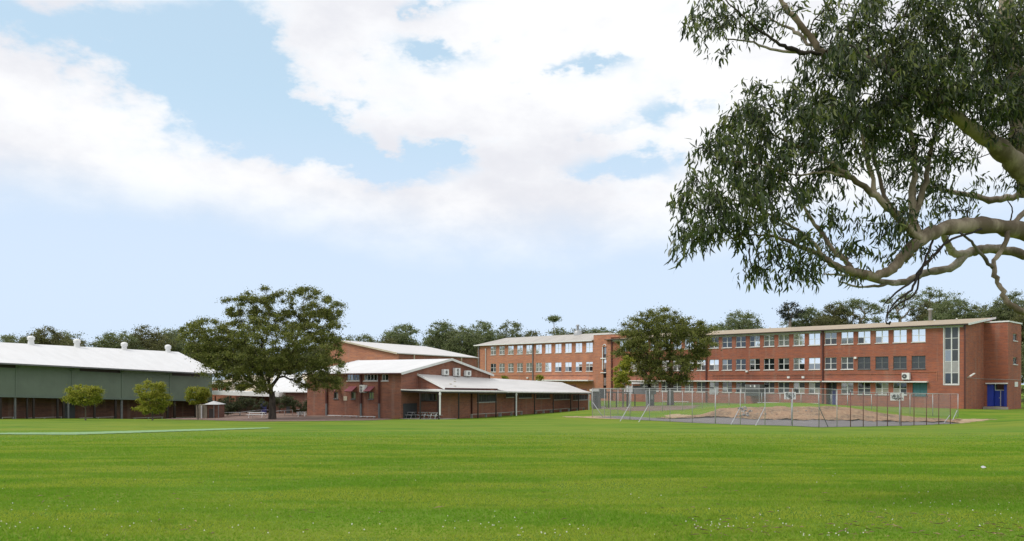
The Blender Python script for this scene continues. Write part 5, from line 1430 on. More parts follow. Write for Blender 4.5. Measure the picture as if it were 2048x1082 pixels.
def tree(name, label, cat, base_px, Y, ells, leafmat, barkmat, nclump, nleaf, clump_r, leaf_s, trunk_r, group=None, seed=1, trunk_h=None, flat=.6, shell=.55, zbase=None, elong=1.0, lean=0.0, droop=None, sides=6):
    """ells: crown lobes as (px, py, rx px, ry px, depth offset m, depth radius m)"""
    rs = np.random.default_rng(seed)
    bx, by = base_px; p = at(bx, by, Y); g = float(gz(p.x, p.y)) if zbase is None else zbase
    root = empty(name, (p.x, p.y, g)); tag(root, label, cat, group)
    o = np.array([p.x, p.y, g]); cl = []
    area = np.array([e[2] * e[3] for e in ells], float); area /= area.sum()
    for e, a in zip(ells, area):
        px, py, rx, ry = e[:4]; dy = e[4] if len(e) > 4 else 0; dr = e[5] if len(e) > 5 else rx / FPX * Y * .9
        c = at(px, py, Y + dy); n = max(3, int(nclump * a))
        cl.append(ell_pts(rs, n, (c.x, c.y, c.z), (rx / FPX * Y, dr, ry / FPX * Y), shell))
    cl = np.concatenate(cl) - o
    m = max(3, int(nleaf / len(cl)))
    sizes = rs.uniform(.55, 1.25, len(cl)) * clump_r
    C = np.repeat(cl, m, 0); S_ = np.repeat(sizes, m)
    v = rs.normal(size=C.shape); v /= np.linalg.norm(v, axis=1)[:, None]
    C = C + v * np.minimum(np.abs(rs.normal(0, .62, len(C))) + .12, 1.7)[:, None] * S_[:, None] * np.array([1, 1, flat])
    V, F = rot_cards(C, rs.uniform(.6, 1.3, len(C)) * leaf_s, elong, droop, rs)
    cr = place('crown', np_mesh('crown', V, F, leafmat), root); tag(cr, kind='stuff')
    th = trunk_h if trunk_h else max(.5, (cl[:, 2].min() + .2))
    rp = [(0, 0, -.3), (lean * .1, 0, th * .35), (lean * .5, 0, th * .7), (lean, 0, th)]
    rr = [trunk_r * 1.25, trunk_r, trunk_r * .9, trunk_r * .85]
    bb_ = grow(rp, list(cl), seed, .2, trunk_r * .8, leaf_s * .09, sides, rr)
    me = bb_.mesh('trunk', barkmat); place('trunk', me, root)
    return root

# the big spreading tree
bigE = [(425, 672, 62, 38, 0, 3.5), (470, 720, 60, 42, -1.5, 3.2), (540, 690, 75, 60, -2.5, 3), (620, 700, 62, 55, -1, 3), (650, 650, 40, 42, 1, 2.6), (655, 742, 36, 38, -1, 2.2),
        (495, 634, 44, 26, 1, 2.2), (482, 608, 34, 20, 0, 1.8), (530, 594, 38, 20, 0, 2), (560, 618, 60, 24, 1.5, 2.2), (600, 592, 40, 20, 1, 2), (650, 616, 36, 26, 0, 2), (570, 645, 55, 24, 1.5, 2.2), (625, 640, 42, 26, 1.5, 2.2),
        (440, 745, 36, 30, -1, 2), (560, 740, 45, 26, 1, 2.5), (625, 765, 40, 20, 1, 2), (380, 668, 30, 20, 0, 1.6), (475, 765, 36, 16, -1, 1.8), (415, 705, 40, 34, -1, 2.2), (660, 770, 20, 14, -1, 1.4), (530, 772, 36, 18, -1.5, 1.8), (530, 725, 60, 30, -2.5, 2), (450, 690, 50, 30, 0, 2.5)]
tree('spreading_tree', 'broad dark spreading tree in the yard between the gymnasium and the brick hall', 'tree', (545, 839), 78, bigE, MAT['leaf_fig'], MAT['bark_dark'], 800, 145000, .64, .085, .36, seed=11, trunk_h=1.9, flat=.6, shell=.35, sides=7)
# tree in front of the long building
midE = [(1290, 672, 38, 34, 0, 2.6), (1330, 655, 44, 34, 0, 3), (1300, 700, 48, 30, -1, 2.5), (1265, 690, 28, 34, 0, 2), (1370, 690, 44, 38, 0, 2.8), (1410, 680, 26, 36, 0, 2), (1375, 655, 30, 18, 1, 2), (1322, 630, 32, 14, 0, 1.8),
        (1340, 735, 42, 26, -1, 2.6), (1300, 745, 28, 22, 0, 2), (1385, 720, 34, 16, 0, 2), (1345, 758, 36, 14, 0, 2), (1240, 700, 14, 16, 0, 1.2), (1280, 640, 20, 14, 0, 1.4)]
tree('spreading_tree', 'wide olive tree growing in front of the middle of the long classroom block', 'tree', (1341, 812), 107, midE, MAT['leaf_fig'], MAT['bark_dark'], 460, 70000, .84, .105, .42, seed=5, trunk_h=3.0, flat=.6, shell=.35)
tree('leaning_tree', 'slim dark trunked tree in the shade left of the wide olive tree trunk', 'tree', (1299, 811), 110, [(1290, 735, 22, 26, 0, 1.6), (1310, 715, 18, 20, 0, 1.4)], MAT['leaf_fig'], MAT['bark_dark'], 40, 4000, .6, .13, .28, seed=6, trunk_h=3.0)
tree('shrub', 'yellow green rounded shrub beside the stair tower', 'shrub', (1246, 803), 104, [(1246, 748, 19, 24, 0, 1.3), (1256, 728, 12, 14, 0, .9), (1238, 768, 11, 10, 0, .9)], MAT['leaf_bush'], MAT['bark_mid'], 90, 10000, .42, .11, .12, seed=8)
# small round trees by the gymnasium
G3 = 'small trees planted in front of the gymnasium'
tree('small_tree', 'flat topped small yellow green tree in front of the gymnasium, leftmost of three', 'tree', (171, 838.5), 79, [(165, 782, 30, 13, 0, 1.4), (172, 796, 30, 13, 0, 1.4), (150, 799, 20, 8, 0, 1), (190, 785, 14, 12, 0, .9)], MAT['leaf_bush'], MAT['bark_mid'], 170, 18000, .34, .07, .07, G3, 21, trunk_h=1.2)
tree('small_tree', 'tallest small yellow green tree in front of the gymnasium, middle of three', 'tree', (305, 838.5), 79, [(303, 780, 28, 19, 0, 1.4), (310, 800, 30, 18, 0, 1.4), (300, 818, 26, 10, 0, 1.2)], MAT['leaf_bush'], MAT['bark_mid'], 190, 20000, .34, .07, .08, G3, 22, trunk_h=.5)
tree('small_tree', 'smallest round tree in front of the gymnasium beside the kiosk roof', 'tree', (396, 838), 82, [(397, 786, 22, 12, 0, 1.1), (392, 797, 20, 10, 0, 1)], MAT['leaf_bush'], MAT['bark_mid'], 120, 13000, .32, .07, .07, G3, 23, trunk_h=1.0)
tree('hedge_shrub', 'tall dark hedge filling the gap right of the end tower', 'shrub', (2075, 818), 108, [(2075, 720, 36, 40, 0, 3), (2080, 775, 36, 44, 0, 3)], MAT['leaf_far'], MAT['bark_dark'], 120, 14000, .9, .15, .2, seed=41)
# hedges in the yard
tree('hedge_shrub', 'dark loose shrub under the walkway roof left of the big tree trunk', 'shrub', (480, 830), 95, [(470, 805, 34, 14, 0, 1.2), (505, 808, 28, 13, 0, 1.2), (455, 815, 20, 10, 0, 1), (450, 822, 20, 7, 0, 1)], MAT['leaf_hedge'], MAT['bark_dark'], 90, 9000, .45, .08, .08, seed=31)
tree('hedge_shrub', 'dark shrub in the shade between the big tree trunk and the hall', 'shrub', (600, 832), 93, [(598, 812, 20, 12, 0, 1), (570, 805, 22, 12, 0, 1), (615, 815, 8, 10, 0, .8)], MAT['leaf_hedge'], MAT['bark_dark'], 70, 7000, .45, .08, .08, seed=32)
tree('shrub', 'light green bush showing over the verandah roof, left of two', 'shrub', (1006, 775), 128, [(1006, 757, 10, 5, 0, .9), (1006, 768, 12, 8, 0, 1)], MAT['leaf_bush'], MAT['bark_mid'], 30, 2600, .4, .11, .06, seed=33)
tree('shrub', 'light green bush showing over the verandah roof, right of two', 'shrub', (1078, 775), 128, [(1078, 757, 8, 6, 0, .8), (1078, 768, 10, 8, 0, 1)], MAT['leaf_bush'], MAT['bark_mid'], 30, 2600, .4, .11, .06, seed=34)
tree('shrub', 'yellow green bush beside the cream roofed classroom', 'shrub', (490, 790), 110, [(490, 776, 13, 6, 0, .9), (480, 782, 10, 5, 0, .8)], MAT['leaf_bush'], MAT['bark_mid'], 30, 2600, .35, .1, .05, seed=35)

# background trees: (px, top row, width, bottom row, depth, leaf kind, density, label)
def bgtree(px, top, wid, Y, kind, label, seed, airy=0, lobes=None, cat='tree'):
    rs = np.random.default_rng(seed * 7 + 1)
    H = 772 - top; E = []
    zb = -1.2
    if lobes: E = lobes
    else:
        n = 3 + int(wid / 26)
        for k in range(n):
            fx = (k + .5) / n * 2 - 1
            ex = px + fx * wid * .40 + rs.normal() * 3; cy = top + H * .13 + abs(fx) ** 1.8 * H * .20 + rs.random() * 7
            E.append((ex, cy, wid * rs.uniform(.22, .32), H * rs.uniform(.11, .17), rs.normal() * 1.5, 3))
        for k in range(n):
            fx = (k + .5) / n * 2 - 1
            E.append((px + fx * wid * .42, top + H * (.44 if not airy else .3), wid * .24, H * (.24 if not airy else .08), rs.normal() * 2, 3.4))
        if not airy: E.append((px, top + H * .62, wid * .60, H * .24, 0, 4)); E.append((px, top + H * .42, wid * .50, H * .18, 1, 4))
    s = Y / 180.0
    m = {0: 'leaf_far', 1: 'leaf_far2', 2: 'leaf_far3', 3: 'leaf_pine'}[kind]
    area = sum(e[2] * e[3] for e in E)
    return tree('background_tree' if kind != 3 else 'pine_tree', label, cat, (px, 772), Y, E, MAT[m], MAT['bark_mid' if not airy else 'bark_white'], int(24 + area / 17), int(1600 + area * 3.8), 1.25 * s, .17 * s, .35 if wid > 30 and len(E) > 1 else .10, 'trees behind the school buildings', seed, zbase=zb, flat=.55, shell=.5)
BG = [
 (22, 668, 90, 150, 0, 'low dark tree behind the gymnasium roof at the left edge'),
 (90, 652, 84, 155, 2, 'rounded brown green tree rising behind the first roof vent'),
 (132, 656, 40, 160, 0, 'narrow open crowned tree between the first two roof vents'),
 (150, 675, 60, 150, 2, 'low tree behind the second roof vent'),
 (232, 660, 84, 150, 0, 'dark domed tree between the second and third roof vents'),
 (300, 654, 70, 158, 2, 'brown green tree behind the third roof vent'),
 (345, 655, 60, 165, 0, 'tree behind the fourth roof vent'),
 (722, 669, 74, 190, 0, 'low dark tree above the left end of the large hall roof'),
 (770, 671, 60, 185, 2, 'olive dome tree above the large hall roof'),
 (800, 648, 62, 195, 1, 'open green tree standing alone above the large hall roof'),
 (842, 684, 60, 190, 0, 'low tree filling the gap right of the lone green tree'),
 (885, 641, 64, 185, 1, 'tall grey green tree left of the far classroom wing'),
 (925, 652, 70, 180, 0, 'large dark tree at the left end of the grey roof'),
 (965, 641, 60, 190, 1, 'tall open tree above the left end of the grey roof'),
 (1022, 645, 76, 195, 0, 'dark tree above the grey roof, left of the small tuft'),
 (1065, 654, 50, 195, 2, 'olive tree above the middle of the grey roof'),
 (1110, 654, 48, 200, 0, 'dark tree below the floating tuft above the grey roof'),
 (1155, 651, 70, 195, 2, 'low tree behind the roof flue on the grey roof'),
 (1205, 650, 84, 190, 1, 'light green tree above the stair tower'),
 (1260, 640, 70, 185, 2, 'olive tree behind the left of the wide olive tree'),
 (1340, 640, 90, 185, 0, 'tree hidden behind the top of the wide olive tree'),
 (1425, 640, 50, 175, 0, 'dark tree just left of the light green dome tree'),
 (1482, 627, 92, 165, 1, 'light green domed tree above the tan roof'),
 (1620, 612, 92, 165, 1, 'wide green tree right of the dark pine above the tan roof'),
 (1668, 600, 76, 160, 2, 'tall layered tree above the middle of the tan roof'),
 (1905, 590, 90, 150, 1, 'large green tree above the tall stair window'),
 (1955, 600, 70, 150, 0, 'dark green tree above the near end of the tan roof'),
 (2020, 580, 90, 140, 0, 'tall dark tree behind the end tower at the right edge'),
 (1860, 598, 70, 160, 2, 'spreading olive tree behind the tan roof flue'),
 (1570, 652, 70, 165, 0, 'low dark tree under the pine above the tan roof'),
 (1390, 650, 60, 180, 2, 'olive tree behind the right of the wide olive tree'),
 (2090, 600, 110, 135, 2, 'tall olive tree just past the end tower'),
 (2075, 690, 80, 118, 0, 'low dark tree filling the gap beside the end tower'),
 (660, 672, 70, 190, 2, 'low tree behind the right side of the big spreading tree'),
 (590, 690, 90, 190, 0, 'low tree seen through the big spreading tree'),
 (500, 690, 90, 180, 0, 'low tree behind the left side of the big spreading tree'),
 (415, 675, 80, 175, 2, 'tree behind the end of the gymnasium roof'),
]
for i, (px, top, wid, Y, kind, lab) in enumerate(BG): bgtree(px, top, wid, Y, kind, lab, 100 + i)
bgtree(1580, 605, 60, 160, 3, 'dark pine with separate tufts above the tan roof', 201, 1, [(1580, 613, 12, 9, 0, 2), (1566, 626, 10, 7, 0, 2), (1596, 624, 9, 7, 0, 2), (1580, 632, 14, 6, 0, 2), (1572, 640, 8, 4, 0, 1)])
AIRY = [
 (1720, 600, 160, [(1700, 606, 26, 9, 0, 3), (1728, 612, 22, 8, 0, 3), (1745, 620, 24, 8, 0, 3), (1735, 640, 20, 9, 0, 3), (1690, 622, 14, 12, 0, 2)], 'airy layered gum tree above the tan roof, left of the hanging twigs'),
 (1800, 588, 160, [(1790, 600, 24, 7, 0, 3), (1825, 592, 18, 9, 0, 2), (1812, 612, 22, 8, 0, 3), (1795, 632, 16, 8, 0, 2), (1840, 625, 16, 10, 0, 2)], 'airy layered gum tree above the tan roof, behind the hanging twigs'),
 (1858, 580, 165, [(1856, 582, 13, 6, 0, 2), (1880, 590, 20, 7, 0, 2), (1845, 605, 14, 6, 0, 2), (1875, 612, 26, 10, 0, 3)], 'high umbrella crowned gum tree near the tan roof flue'),
 (1108, 634, 210, [(1108, 637.5, 6, 1.4, 0, 1.0)], 'tiny umbrella tuft on a thin stem above the far grey roof'),
 (810, 650, 200, [(812, 655, 14, 5, 0, 2), (785, 668, 14, 5, 0, 2), (825, 664, 9, 5, 0, 2)], 'feathery top of the lone tree above the large hall'),
]
for i, (px, top, Y, lob, lab) in enumerate(AIRY): bgtree(px, top, 60, Y, 1, lab, 300 + i, 1, lob)

# ================================================================ foreground gum tree
GX0, GY0 = (2135 - HX) / FPX * 13.5, 13.5
gg = float(gz(GX0, GY0))
gum = empty('gum_tree', (GX0, GY0, gg)); tag(gum, 'big foreground gum tree with drooping leaves and smooth tan branches at the right edge', 'tree')
go = np.array([GX0, GY0, gg])
def gpt(px, py, Y): p = at(px, py, Y); return np.array([p.x, p.y, p.z]) - go
def smooth(P, R_, k=3):
    P = np.array(P, float); R_ = np.array(R_, float); n = len(P); out = []; ro = []
    for i in range(n - 1):
        p0, p1, p2, p3 = P[max(i - 1, 0)], P[i], P[i + 1], P[min(i + 2, n - 1)]
        for j in range(k):
            t = j / k
            out.append(.5 * ((2 * p1) + (p2 - p0) * t + (2 * p0 - 5 * p1 + 4 * p2 - p3) * t * t + (3 * p1 - p0 - 3 * p2 + p3) * t ** 3)); ro.append(R_[i] * (1 - t) + R_[i + 1] * t)
    out.append(P[-1]); ro.append(R_[-1]); return out, ro
limb_nodes = []
def limb(pts, m='bark_gum', name='limb', sides=10, reg=True):
    """pts: (px, py, radius px, depth)"""
    P = [gpt(a, b_, Y) for a, b_, r, Y in pts]; Rr = [r * .82 / FPX * Y for a, b_, r, Y in pts]
    P2, R2_ = smooth(P, Rr, 5)
    P2 = [p + (rng.normal(size=3) * min(r_, .03) * .35) for p, r_ in zip(P2, R2_)]
    R2_ = [r_ * (1 + .08 * rng.normal()) if r_ > .02 else r_ for r_ in R2_]
    MB().tube(P2, R2_, sides, True).build(name, MAT[m], gum)
    if reg: limb_nodes.extend([(p, r_) for p, r_ in zip(P2, R2_)])
T_ = 13.5
limb([(2160, 1010, 66, T_), (2140, 900, 48, T_), (2135, 700, 44, T_), (2122, 560, 42, T_), (2095, 430, 39, T_), (2062, 330, 32, T_), (2040, 250, 24, T_), (2030, 150, 19, T_), (2018, 60, 17, T_), (2010, -20, 16, T_), (1995, -160, 12, 13.8), (1960, -300, 7, 14)], name='trunk', sides=14)
limb([(2130, 520, 30, T_), (2095, 480, 25, 13.2), (2048, 463, 22, 13), (1990, 453, 20, 12.8), (1920, 452, 20, 12.5), (1868, 464, 18, 12.3), (1835, 482, 15, 12.1), (1808, 512, 13.5, 12), (1785, 538, 12.5, 11.9), (1755, 552, 11, 11.8), (1715, 546, 10, 11.7), (1680, 535, 8.5, 11.6), (1640, 510, 6.5, 11.5), (1600, 492, 5, 11.4), (1550, 474, 3, 11.2), (1500, 470, 1.8, 11.1), (1450, 480, 1.2, 11)])
limb([(1705, 543, 8, 11.7), (1688, 520, 7, 11.8), (1665, 498, 6, 11.9), (1640, 462, 5, 12), (1615, 425, 4, 12), (1590, 380, 2.6, 12.1), (1560, 350, 1.6, 12.1)])
limb([(1650, 520, 5, 11.5), (1620, 480, 4.5, 11.3), (1585, 455, 3.6, 11.2), (1530, 425, 2.5, 11), (1470, 400, 1.6, 10.9), (1420, 390, 1, 10.8)])
limb([(2125, 560, 18, T_), (2085, 525, 13, 13.9), (2048, 510, 12, 14.1), (1990, 498, 11.5, 14.2), (1955, 500, 11, 14.2), (1928, 508, 10.5, 14.1), (1904, 503, 9, 14), (1893, 484, 8, 13.9), (1884, 462, 7, 13.7)], 'bark_white')
limb([(1932, 510, 10, 14.1), (1898, 536, 9.5, 14), (1850, 546, 8.5, 13.9), (1815, 562, 8.5, 13.8), (1780, 565, 6.5, 13.6), (1735, 557, 4.5, 13.4), (1700, 552, 3, 13.3), (1650, 548, 2, 13.2)], 'bark_white')
limb([(1790, 566, 5, 13.6), (1750, 572, 3.4, 13.5), (1712, 573, 2.6, 13.4), (1680, 564, 1.8, 13.3)], 'bark_white')
limb([(2085, 400, 9, T_), (2048, 425, 7, 13.1), (2020, 458, 6, 12.8), (2004, 500, 5.5, 12.7), (1987, 536, 5.5, 12.6), (2000, 570, 6, 12.5), (2015, 602, 7, 12.4), (2032, 618, 7.5, 12.4), (2070, 630, 8, 12.5), (2120, 640, 9, 13)], reg=False)
limb([(1987, 537, 4.5, 12.6), (1960, 506, 4, 12.5), (1938, 480, 3, 12.4), (1912, 462, 2.5, 12.4)], 'bark_mid', reg=False)
limb([(2085, 400, 34, T_), (2048, 345, 27, 13.2), (2010, 308, 22, 13), (1965, 272, 18, 12.8), (1915, 236, 14, 12.6), (1860, 200, 12.5, 12.4), (1800, 155, 9, 12.3), (1740, 122, 8, 12.2), (1690, 108, 8, 12.1), (1642, 104, 8, 12), (1622, 75, 8, 12), (1590, 36, 7, 12), (1560, 0, 6, 12), (1530, -45, 4, 12)])
limb([(1650, 106, 5, 12), (1600, 104, 5, 11.9), (1560, 88, 4, 11.8), (1515, 58, 3, 11.7), (1475, 22, 2, 11.6), (1440, -10, 1.3, 11.6)], 'bark_twig')
limb([(1602, 105, 3.5, 11.9), (1540, 98, 3, 12), (1500, 82, 2.2, 12.1), (1450, 78, 1.4, 12.2)], 'bark_white')
limb([(1620, 90, 4, 12), (1590, 62, 4, 12.2), (1560, 48, 2.5, 12.3), (1530, 30, 1.5, 12.3)], 'bark_white')
limb([(1840, 480, 11, 12.1), (1826, 440, 10, 12.2), (1825, 385, 8.5, 12.3), (1830, 330, 6.5, 12.4), (1820, 260, 4.5, 12.5), (1800, 190, 3, 12.6)])
limb([(1828, 440, 7, 12.2), (1848, 375, 6.5, 12.2), (1860, 305, 5, 12.3), (1880, 240, 3, 12.3), (1890, 180, 2, 12.3)])
limb([(1838, 482, 10, 12.1), (1802, 440, 9, 11.9), (1760, 400, 8, 11.8), (1720, 368, 7, 11.7), (1680, 340, 5, 11.6), (1638, 312, 4, 11.5), (1590, 290, 2.6, 11.4), (1530, 262, 1.8, 11.3), (1490, 240, 1.2, 11.3)])
limb([(1752, 393, 5.5, 11.8), (1738, 330, 5, 11.9), (1720, 262, 4, 12), (1700, 200, 2.5, 12)])
limb([(1795, 432, 5, 11.9), (1770, 390, 4.5, 12.1), (1745, 300, 3.5, 12.4), (1760, 230, 2.4, 12.6), (1790, 120, 1.6, 12.8)])
limb([(1700, 355, 4, 11.7), (1650, 345, 3, 11.4), (1590, 350, 2.2, 11.1), (1520, 330, 1.5, 10.9), (1440, 320, 1, 10.8)])
limb([(2110, 380, 12, 13.8), (2048, 389, 8.5, 14.2), (1990, 400, 8, 14.4), (1930, 388, 6, 14.4), (1880, 378, 4, 14.4), (1835, 372, 3, 14.4)], 'bark_white')
for pts in ([(1965, 458, 2.5, 12.4), (1905, 478, 3, 12.3), (1872, 505, 3, 12.2), (1840, 540, 3.2, 12.1), (1822, 580, 3, 12), (1795, 600, 2.5, 12), (1778, 622, 1.6, 12), (1775, 642, 1.2, 12)],
            [(1866, 478, 3, 12.3), (1852, 515, 3, 12.2), (1836, 552, 3, 12.1), (1802, 578, 2.6, 12), (1776, 600, 1.8, 12), (1766, 612, 1, 12)],
            [(1838, 545, 2.6, 12.1), (1832, 585, 2.4, 12), (1800, 606, 2.2, 12), (1775, 628, 1.5, 12)], [(1812, 590, 1.6, 12), (1808, 612, 1.3, 12), (1802, 618, .9, 12)], [(1778, 610, 1.6, 12), (1772, 640, 1.5, 12), (1776, 648, 2.2, 12), (1781, 644, 2, 12), (1779, 650, 1, 12)],
            [(1900, 470, 1.6, 12.3), (1880, 500, 1.4, 12.2), (1862, 520, 1.2, 12.1), (1850, 532, 1, 12.1)]):
    limb(pts, 'bark_twig', 'hanging_twig', 5, False)
limb([(2020, 440, 2, 12.9), (2025, 420, 1.6, 12.9), (2015, 400, 1.2, 12.9)], 'bark_twig', 'hanging_twig', 5, False)
# sprays of leaves: (px, py, rx, ry, weight per area, depth, depth radius)
SP = [(1372, 395, 18, 20, 1.2, 10.8, .3), (1368, 455, 16, 22, 1.2, 10.8, .3), (1880, 165, 80, 50, 1.4, 11.6, .5), (1960, 200, 50, 40, 1.2, 12, .5), (2025, 70, 40, 70, 1.3, 12.4, .5), (2030, 200, 30, 60, 1.3, 12.3, .5), (1800, 240, 70, 40, 1.0, 11.8, .5), (1440, 35, 56, 34, 1.0, 11.8, .5), (1500, 22, 60, 30, 1.1, 11.8, .6), (1405, 48, 34, 16, .8, 11.7, .3), (1450, 85, 50, 14, .8, 11.9, .4), (1570, 8, 50, 18, .6, 12, .5), (1545, 45, 36, 14, .5, 12, .5), (1385, 26, 22, 14, 1.0, 11.7, .3),
      (1680, 60, 62, 60, 1.7, 12.2, 1.1), (1780, 60, 80, 70, 2.0, 12.4, 1.3), (1880, 70, 80, 75, 2.0, 12.4, 1.3), (1970, 90, 70, 90, 1.7, 12.8, 1.2), (2040, 110, 50, 80, 1.3, 13, 1),
      (1660, 160, 60, 60, 1.9, 12, 1.1), (1750, 180, 80, 60, 2.0, 12.2, 1.3), (1850, 180, 80, 55, 1.9, 12.5, 1.2), (1950, 210, 60, 50, 1.5, 12.9, 1.0), (2035, 240, 36, 60, 1.4, 13, .9),
      (1530, 205, 58, 34, 1.5, 11.4, .7), (1480, 255, 50, 36, 1.6, 11.3, .7), (1560, 265, 70, 48, 1.7, 11.6, .9), (1650, 250, 60, 50, 1.7, 11.9, 1), (1730, 265, 60, 45, 1.4, 12.2, 1.1), (1810, 270, 60, 36, 1.1, 12.5, 1),
      (1440, 310, 52, 40, 1.5, 11.1, .7), (1520, 330, 64, 46, 1.6, 11.2, .8), (1610, 330, 60, 40, 1.3, 11.6, .9), (1700, 330, 55, 34, 1.0, 12, .9), (1790, 335, 50, 34, .75, 12.5, .9),
      (1400, 385, 40, 34, 1.4, 10.9, .6), (1470, 400, 60, 42, 1.6, 11, .7), (1550, 400, 60, 36, 1.4, 11.2, .8), (1630, 390, 46, 30, .8, 11.8, .8), (1700, 400, 34, 28, .5, 12, .8),
      (1385, 455, 34, 34, 1.5, 10.8, .5), (1440, 455, 50, 34, 1.5, 10.9, .6), (1510, 455, 44, 32, 1.3, 11, .7), (1380, 490, 26, 22, 1.1, 10.8, .4), (1560, 480, 46, 34, 1.2, 11.2, .7),
      (1530, 530, 46, 22, 1.0, 11.2, .6), (1600, 530, 50, 26, 1.4, 11.4, .6), (1650, 548, 30, 18, 1.0, 11.5, .5), (1650, 490, 42, 30, .7, 11.8, .7), (1690, 445, 44, 24, .7, 12, .7),
      (1850, 330, 50, 60, .75, 12.7, .8), (1900, 330, 44, 40, .6, 13, .8), (1770, 440, 40, 36, .8, 12, .7), (1830, 440, 34, 40, .9, 12.2, .6), (1790, 490, 34, 24, .5, 12, .4), (1885, 400, 50, 40, .75, 12.9, .7), (1925, 405, 36, 20, .5, 14, .5),
      (1980, 360, 42, 16, .5, 13.6, .5), (2035, 390, 20, 28, .7, 13.4, .4), (1930, 300, 40, 30, .6, 13.2, .7), (1800, 510, 36, 14, .35, 12, .3), (1870, 495, 24, 12, .4, 12.2, .3), (1995, 255, 34, 40, .9, 13.4, .6), (1715, 500, 26, 16, .45, 12, .4), (1700, 545, 26, 10, .5, 12, .4)]
rs = np.random.default_rng(77)
cl = []
for px, py, rx, ry, wt, Y, dr in SP:
    n = max(3, int(rx * ry * wt * (.9 if px < 1620 else 1.05) / 122)); c = gpt(px, py, Y)
    cl.append(ell_pts(rs, n, c, (rx / FPX * Y, dr, ry / FPX * Y), .25))
cl = np.concatenate(cl)
# connect sprays to limbs
LN = np.array([p for p, r_ in limb_nodes]); nodes = list(LN); tw = MB(); dirs = np.zeros_like(cl)
extra = np.zeros(0)
order = np.argsort([np.min(np.linalg.norm(LN - c, axis=1)) for c in cl])
Nn = LN.copy(); pen = np.zeros(len(LN)); cnt_n = len(LN)
pa_ = [-1] * len(LN); used = {}
segs = []
for i in order:
    c = cl[i]; d = np.linalg.norm(Nn - c, axis=1) + pen; k = int(np.argmin(d)); p = Nn[k]; L = np.linalg.norm(c - p)
    m1 = p + (c - p) * .4 + rs.normal(size=3) * L * .10 + np.array([0, 0, .10 * L]); m2 = p + (c - p) * .75 + rs.normal(size=3) * L * .08 + np.array([0, 0, .10 * L])
    segs.append((k, len(Nn), [p, m1, m2, c])); dirs[i] = (c - m2) / (np.linalg.norm(c - m2) + 1e-6)
    Nn = np.vstack([Nn, m1, m2, c]); pen = np.r_[pen, pen[k] + .4 * L * .35, pen[k] + .75 * L * .35, pen[k] + L * .35]
load = np.ones(len(Nn)); 
for k, j, P in reversed(segs):
    load[k] += load[j + 2]
    # interior nodes of the parent's own segment pass their load on
    if k >= len(LN):
        b0 = LN.shape[0] + ((k - LN.shape[0]) // 3) * 3
        load[b0:b0 + 1] += 0
for k, j, P in segs:
    r0 = .0032 + .0026 * math.sqrt(load[j] + load[j + 1] + load[j + 2] - 2); P2, R2_ = smooth(P, [r0 * 1.3, r0, r0 * .8, .0025], 3); tw.tube(P2, R2_, 4, False)
tm = tw.mesh('twigs', MAT['bark_twig']); o = place('twigs', tm, gum); tag(o, kind='stuff')
# leaves: narrow, curved, mostly hanging
def gum_leaves(C, D_, rs, size=(.085, .165)):
    n = len(C); L = rs.uniform(*size, n)[:, None]; Wd = L * rs.uniform(.075, .125, n)[:, None]
    b_ = rs.normal(size=(n, 3)); b_ -= (b_ * D_).sum(1)[:, None] * D_; b_ /= np.linalg.norm(b_, axis=1)[:, None]
    c = np.cross(D_, b_); cv = (rs.uniform(-.22, .22, n)[:, None]) * L; fold = Wd * .25
    t = lambda f, w, s: C + D_ * L * f + b_ * (cv * 4 * f * (1 - f) + w * Wd) + c * s * fold
    V = np.stack([t(0, 0, 0), t(.3, 1, 1), t(.34, -1, 1), t(.65, .8, .7), t(.69, -.8, .7), t(1, 0, 0)], 1)
    F = np.array([(0, 1, 2), (1, 3, 2), (2, 3, 4), (3, 5, 4)])
    return V, F
def spray(cl, dirs, k, rs):
    C = np.repeat(cl, k, 0); Dd = np.repeat(dirs, k, 0); n = len(C)
    f = rs.uniform(-.75, .55, n)[:, None]; C = C + Dd * f * .26 + rs.normal(size=(n, 3)) * np.array([.062, .062, .058])
    D_ = rs.normal(size=(n, 3)) * .52 + np.array([0, 0, -1.0]) + Dd * .35; D_ /= np.linalg.norm(D_, axis=1)[:, None]
    return C, D_
C, D_ = spray(cl, dirs, 25, rs)
V, F = gum_leaves(C, D_, rs)
# the nearest 300 hang as leaves of their own, the others stay one foliage mass
near = np.argsort(C[:, 1] + .15 * C[:, 0])[:300]; mask = np.ones(len(C), bool); mask[near] = False
Vm = V[mask].reshape(-1, 3); nm = mask.sum()
Fm = (np.arange(nm)[:, None, None] * 6 + F[None]).reshape(-1, 3)
o = place('foliage', np_mesh('foliage', Vm, Fm, MAT['leaf_gum']), gum); tag(o, kind='stuff')
lv = []
for k in range(8):
    V1, _ = gum_leaves(np.zeros((1, 3)), np.array([[0, 0, -1.0]]), np.random.default_rng(500 + k), (.13, .13)); lv.append(np_mesh('leaf', V1[0], F, MAT['leaf_gum']))
for i in near:
    q = Vector(D_[i]).to_track_quat('-Z', 'Y').to_euler(); s_ = rs.uniform(.75, 1.25)
    o = place('leaf', lv[i % 8], gum, C[i], q); o.scale = (s_,) * 3

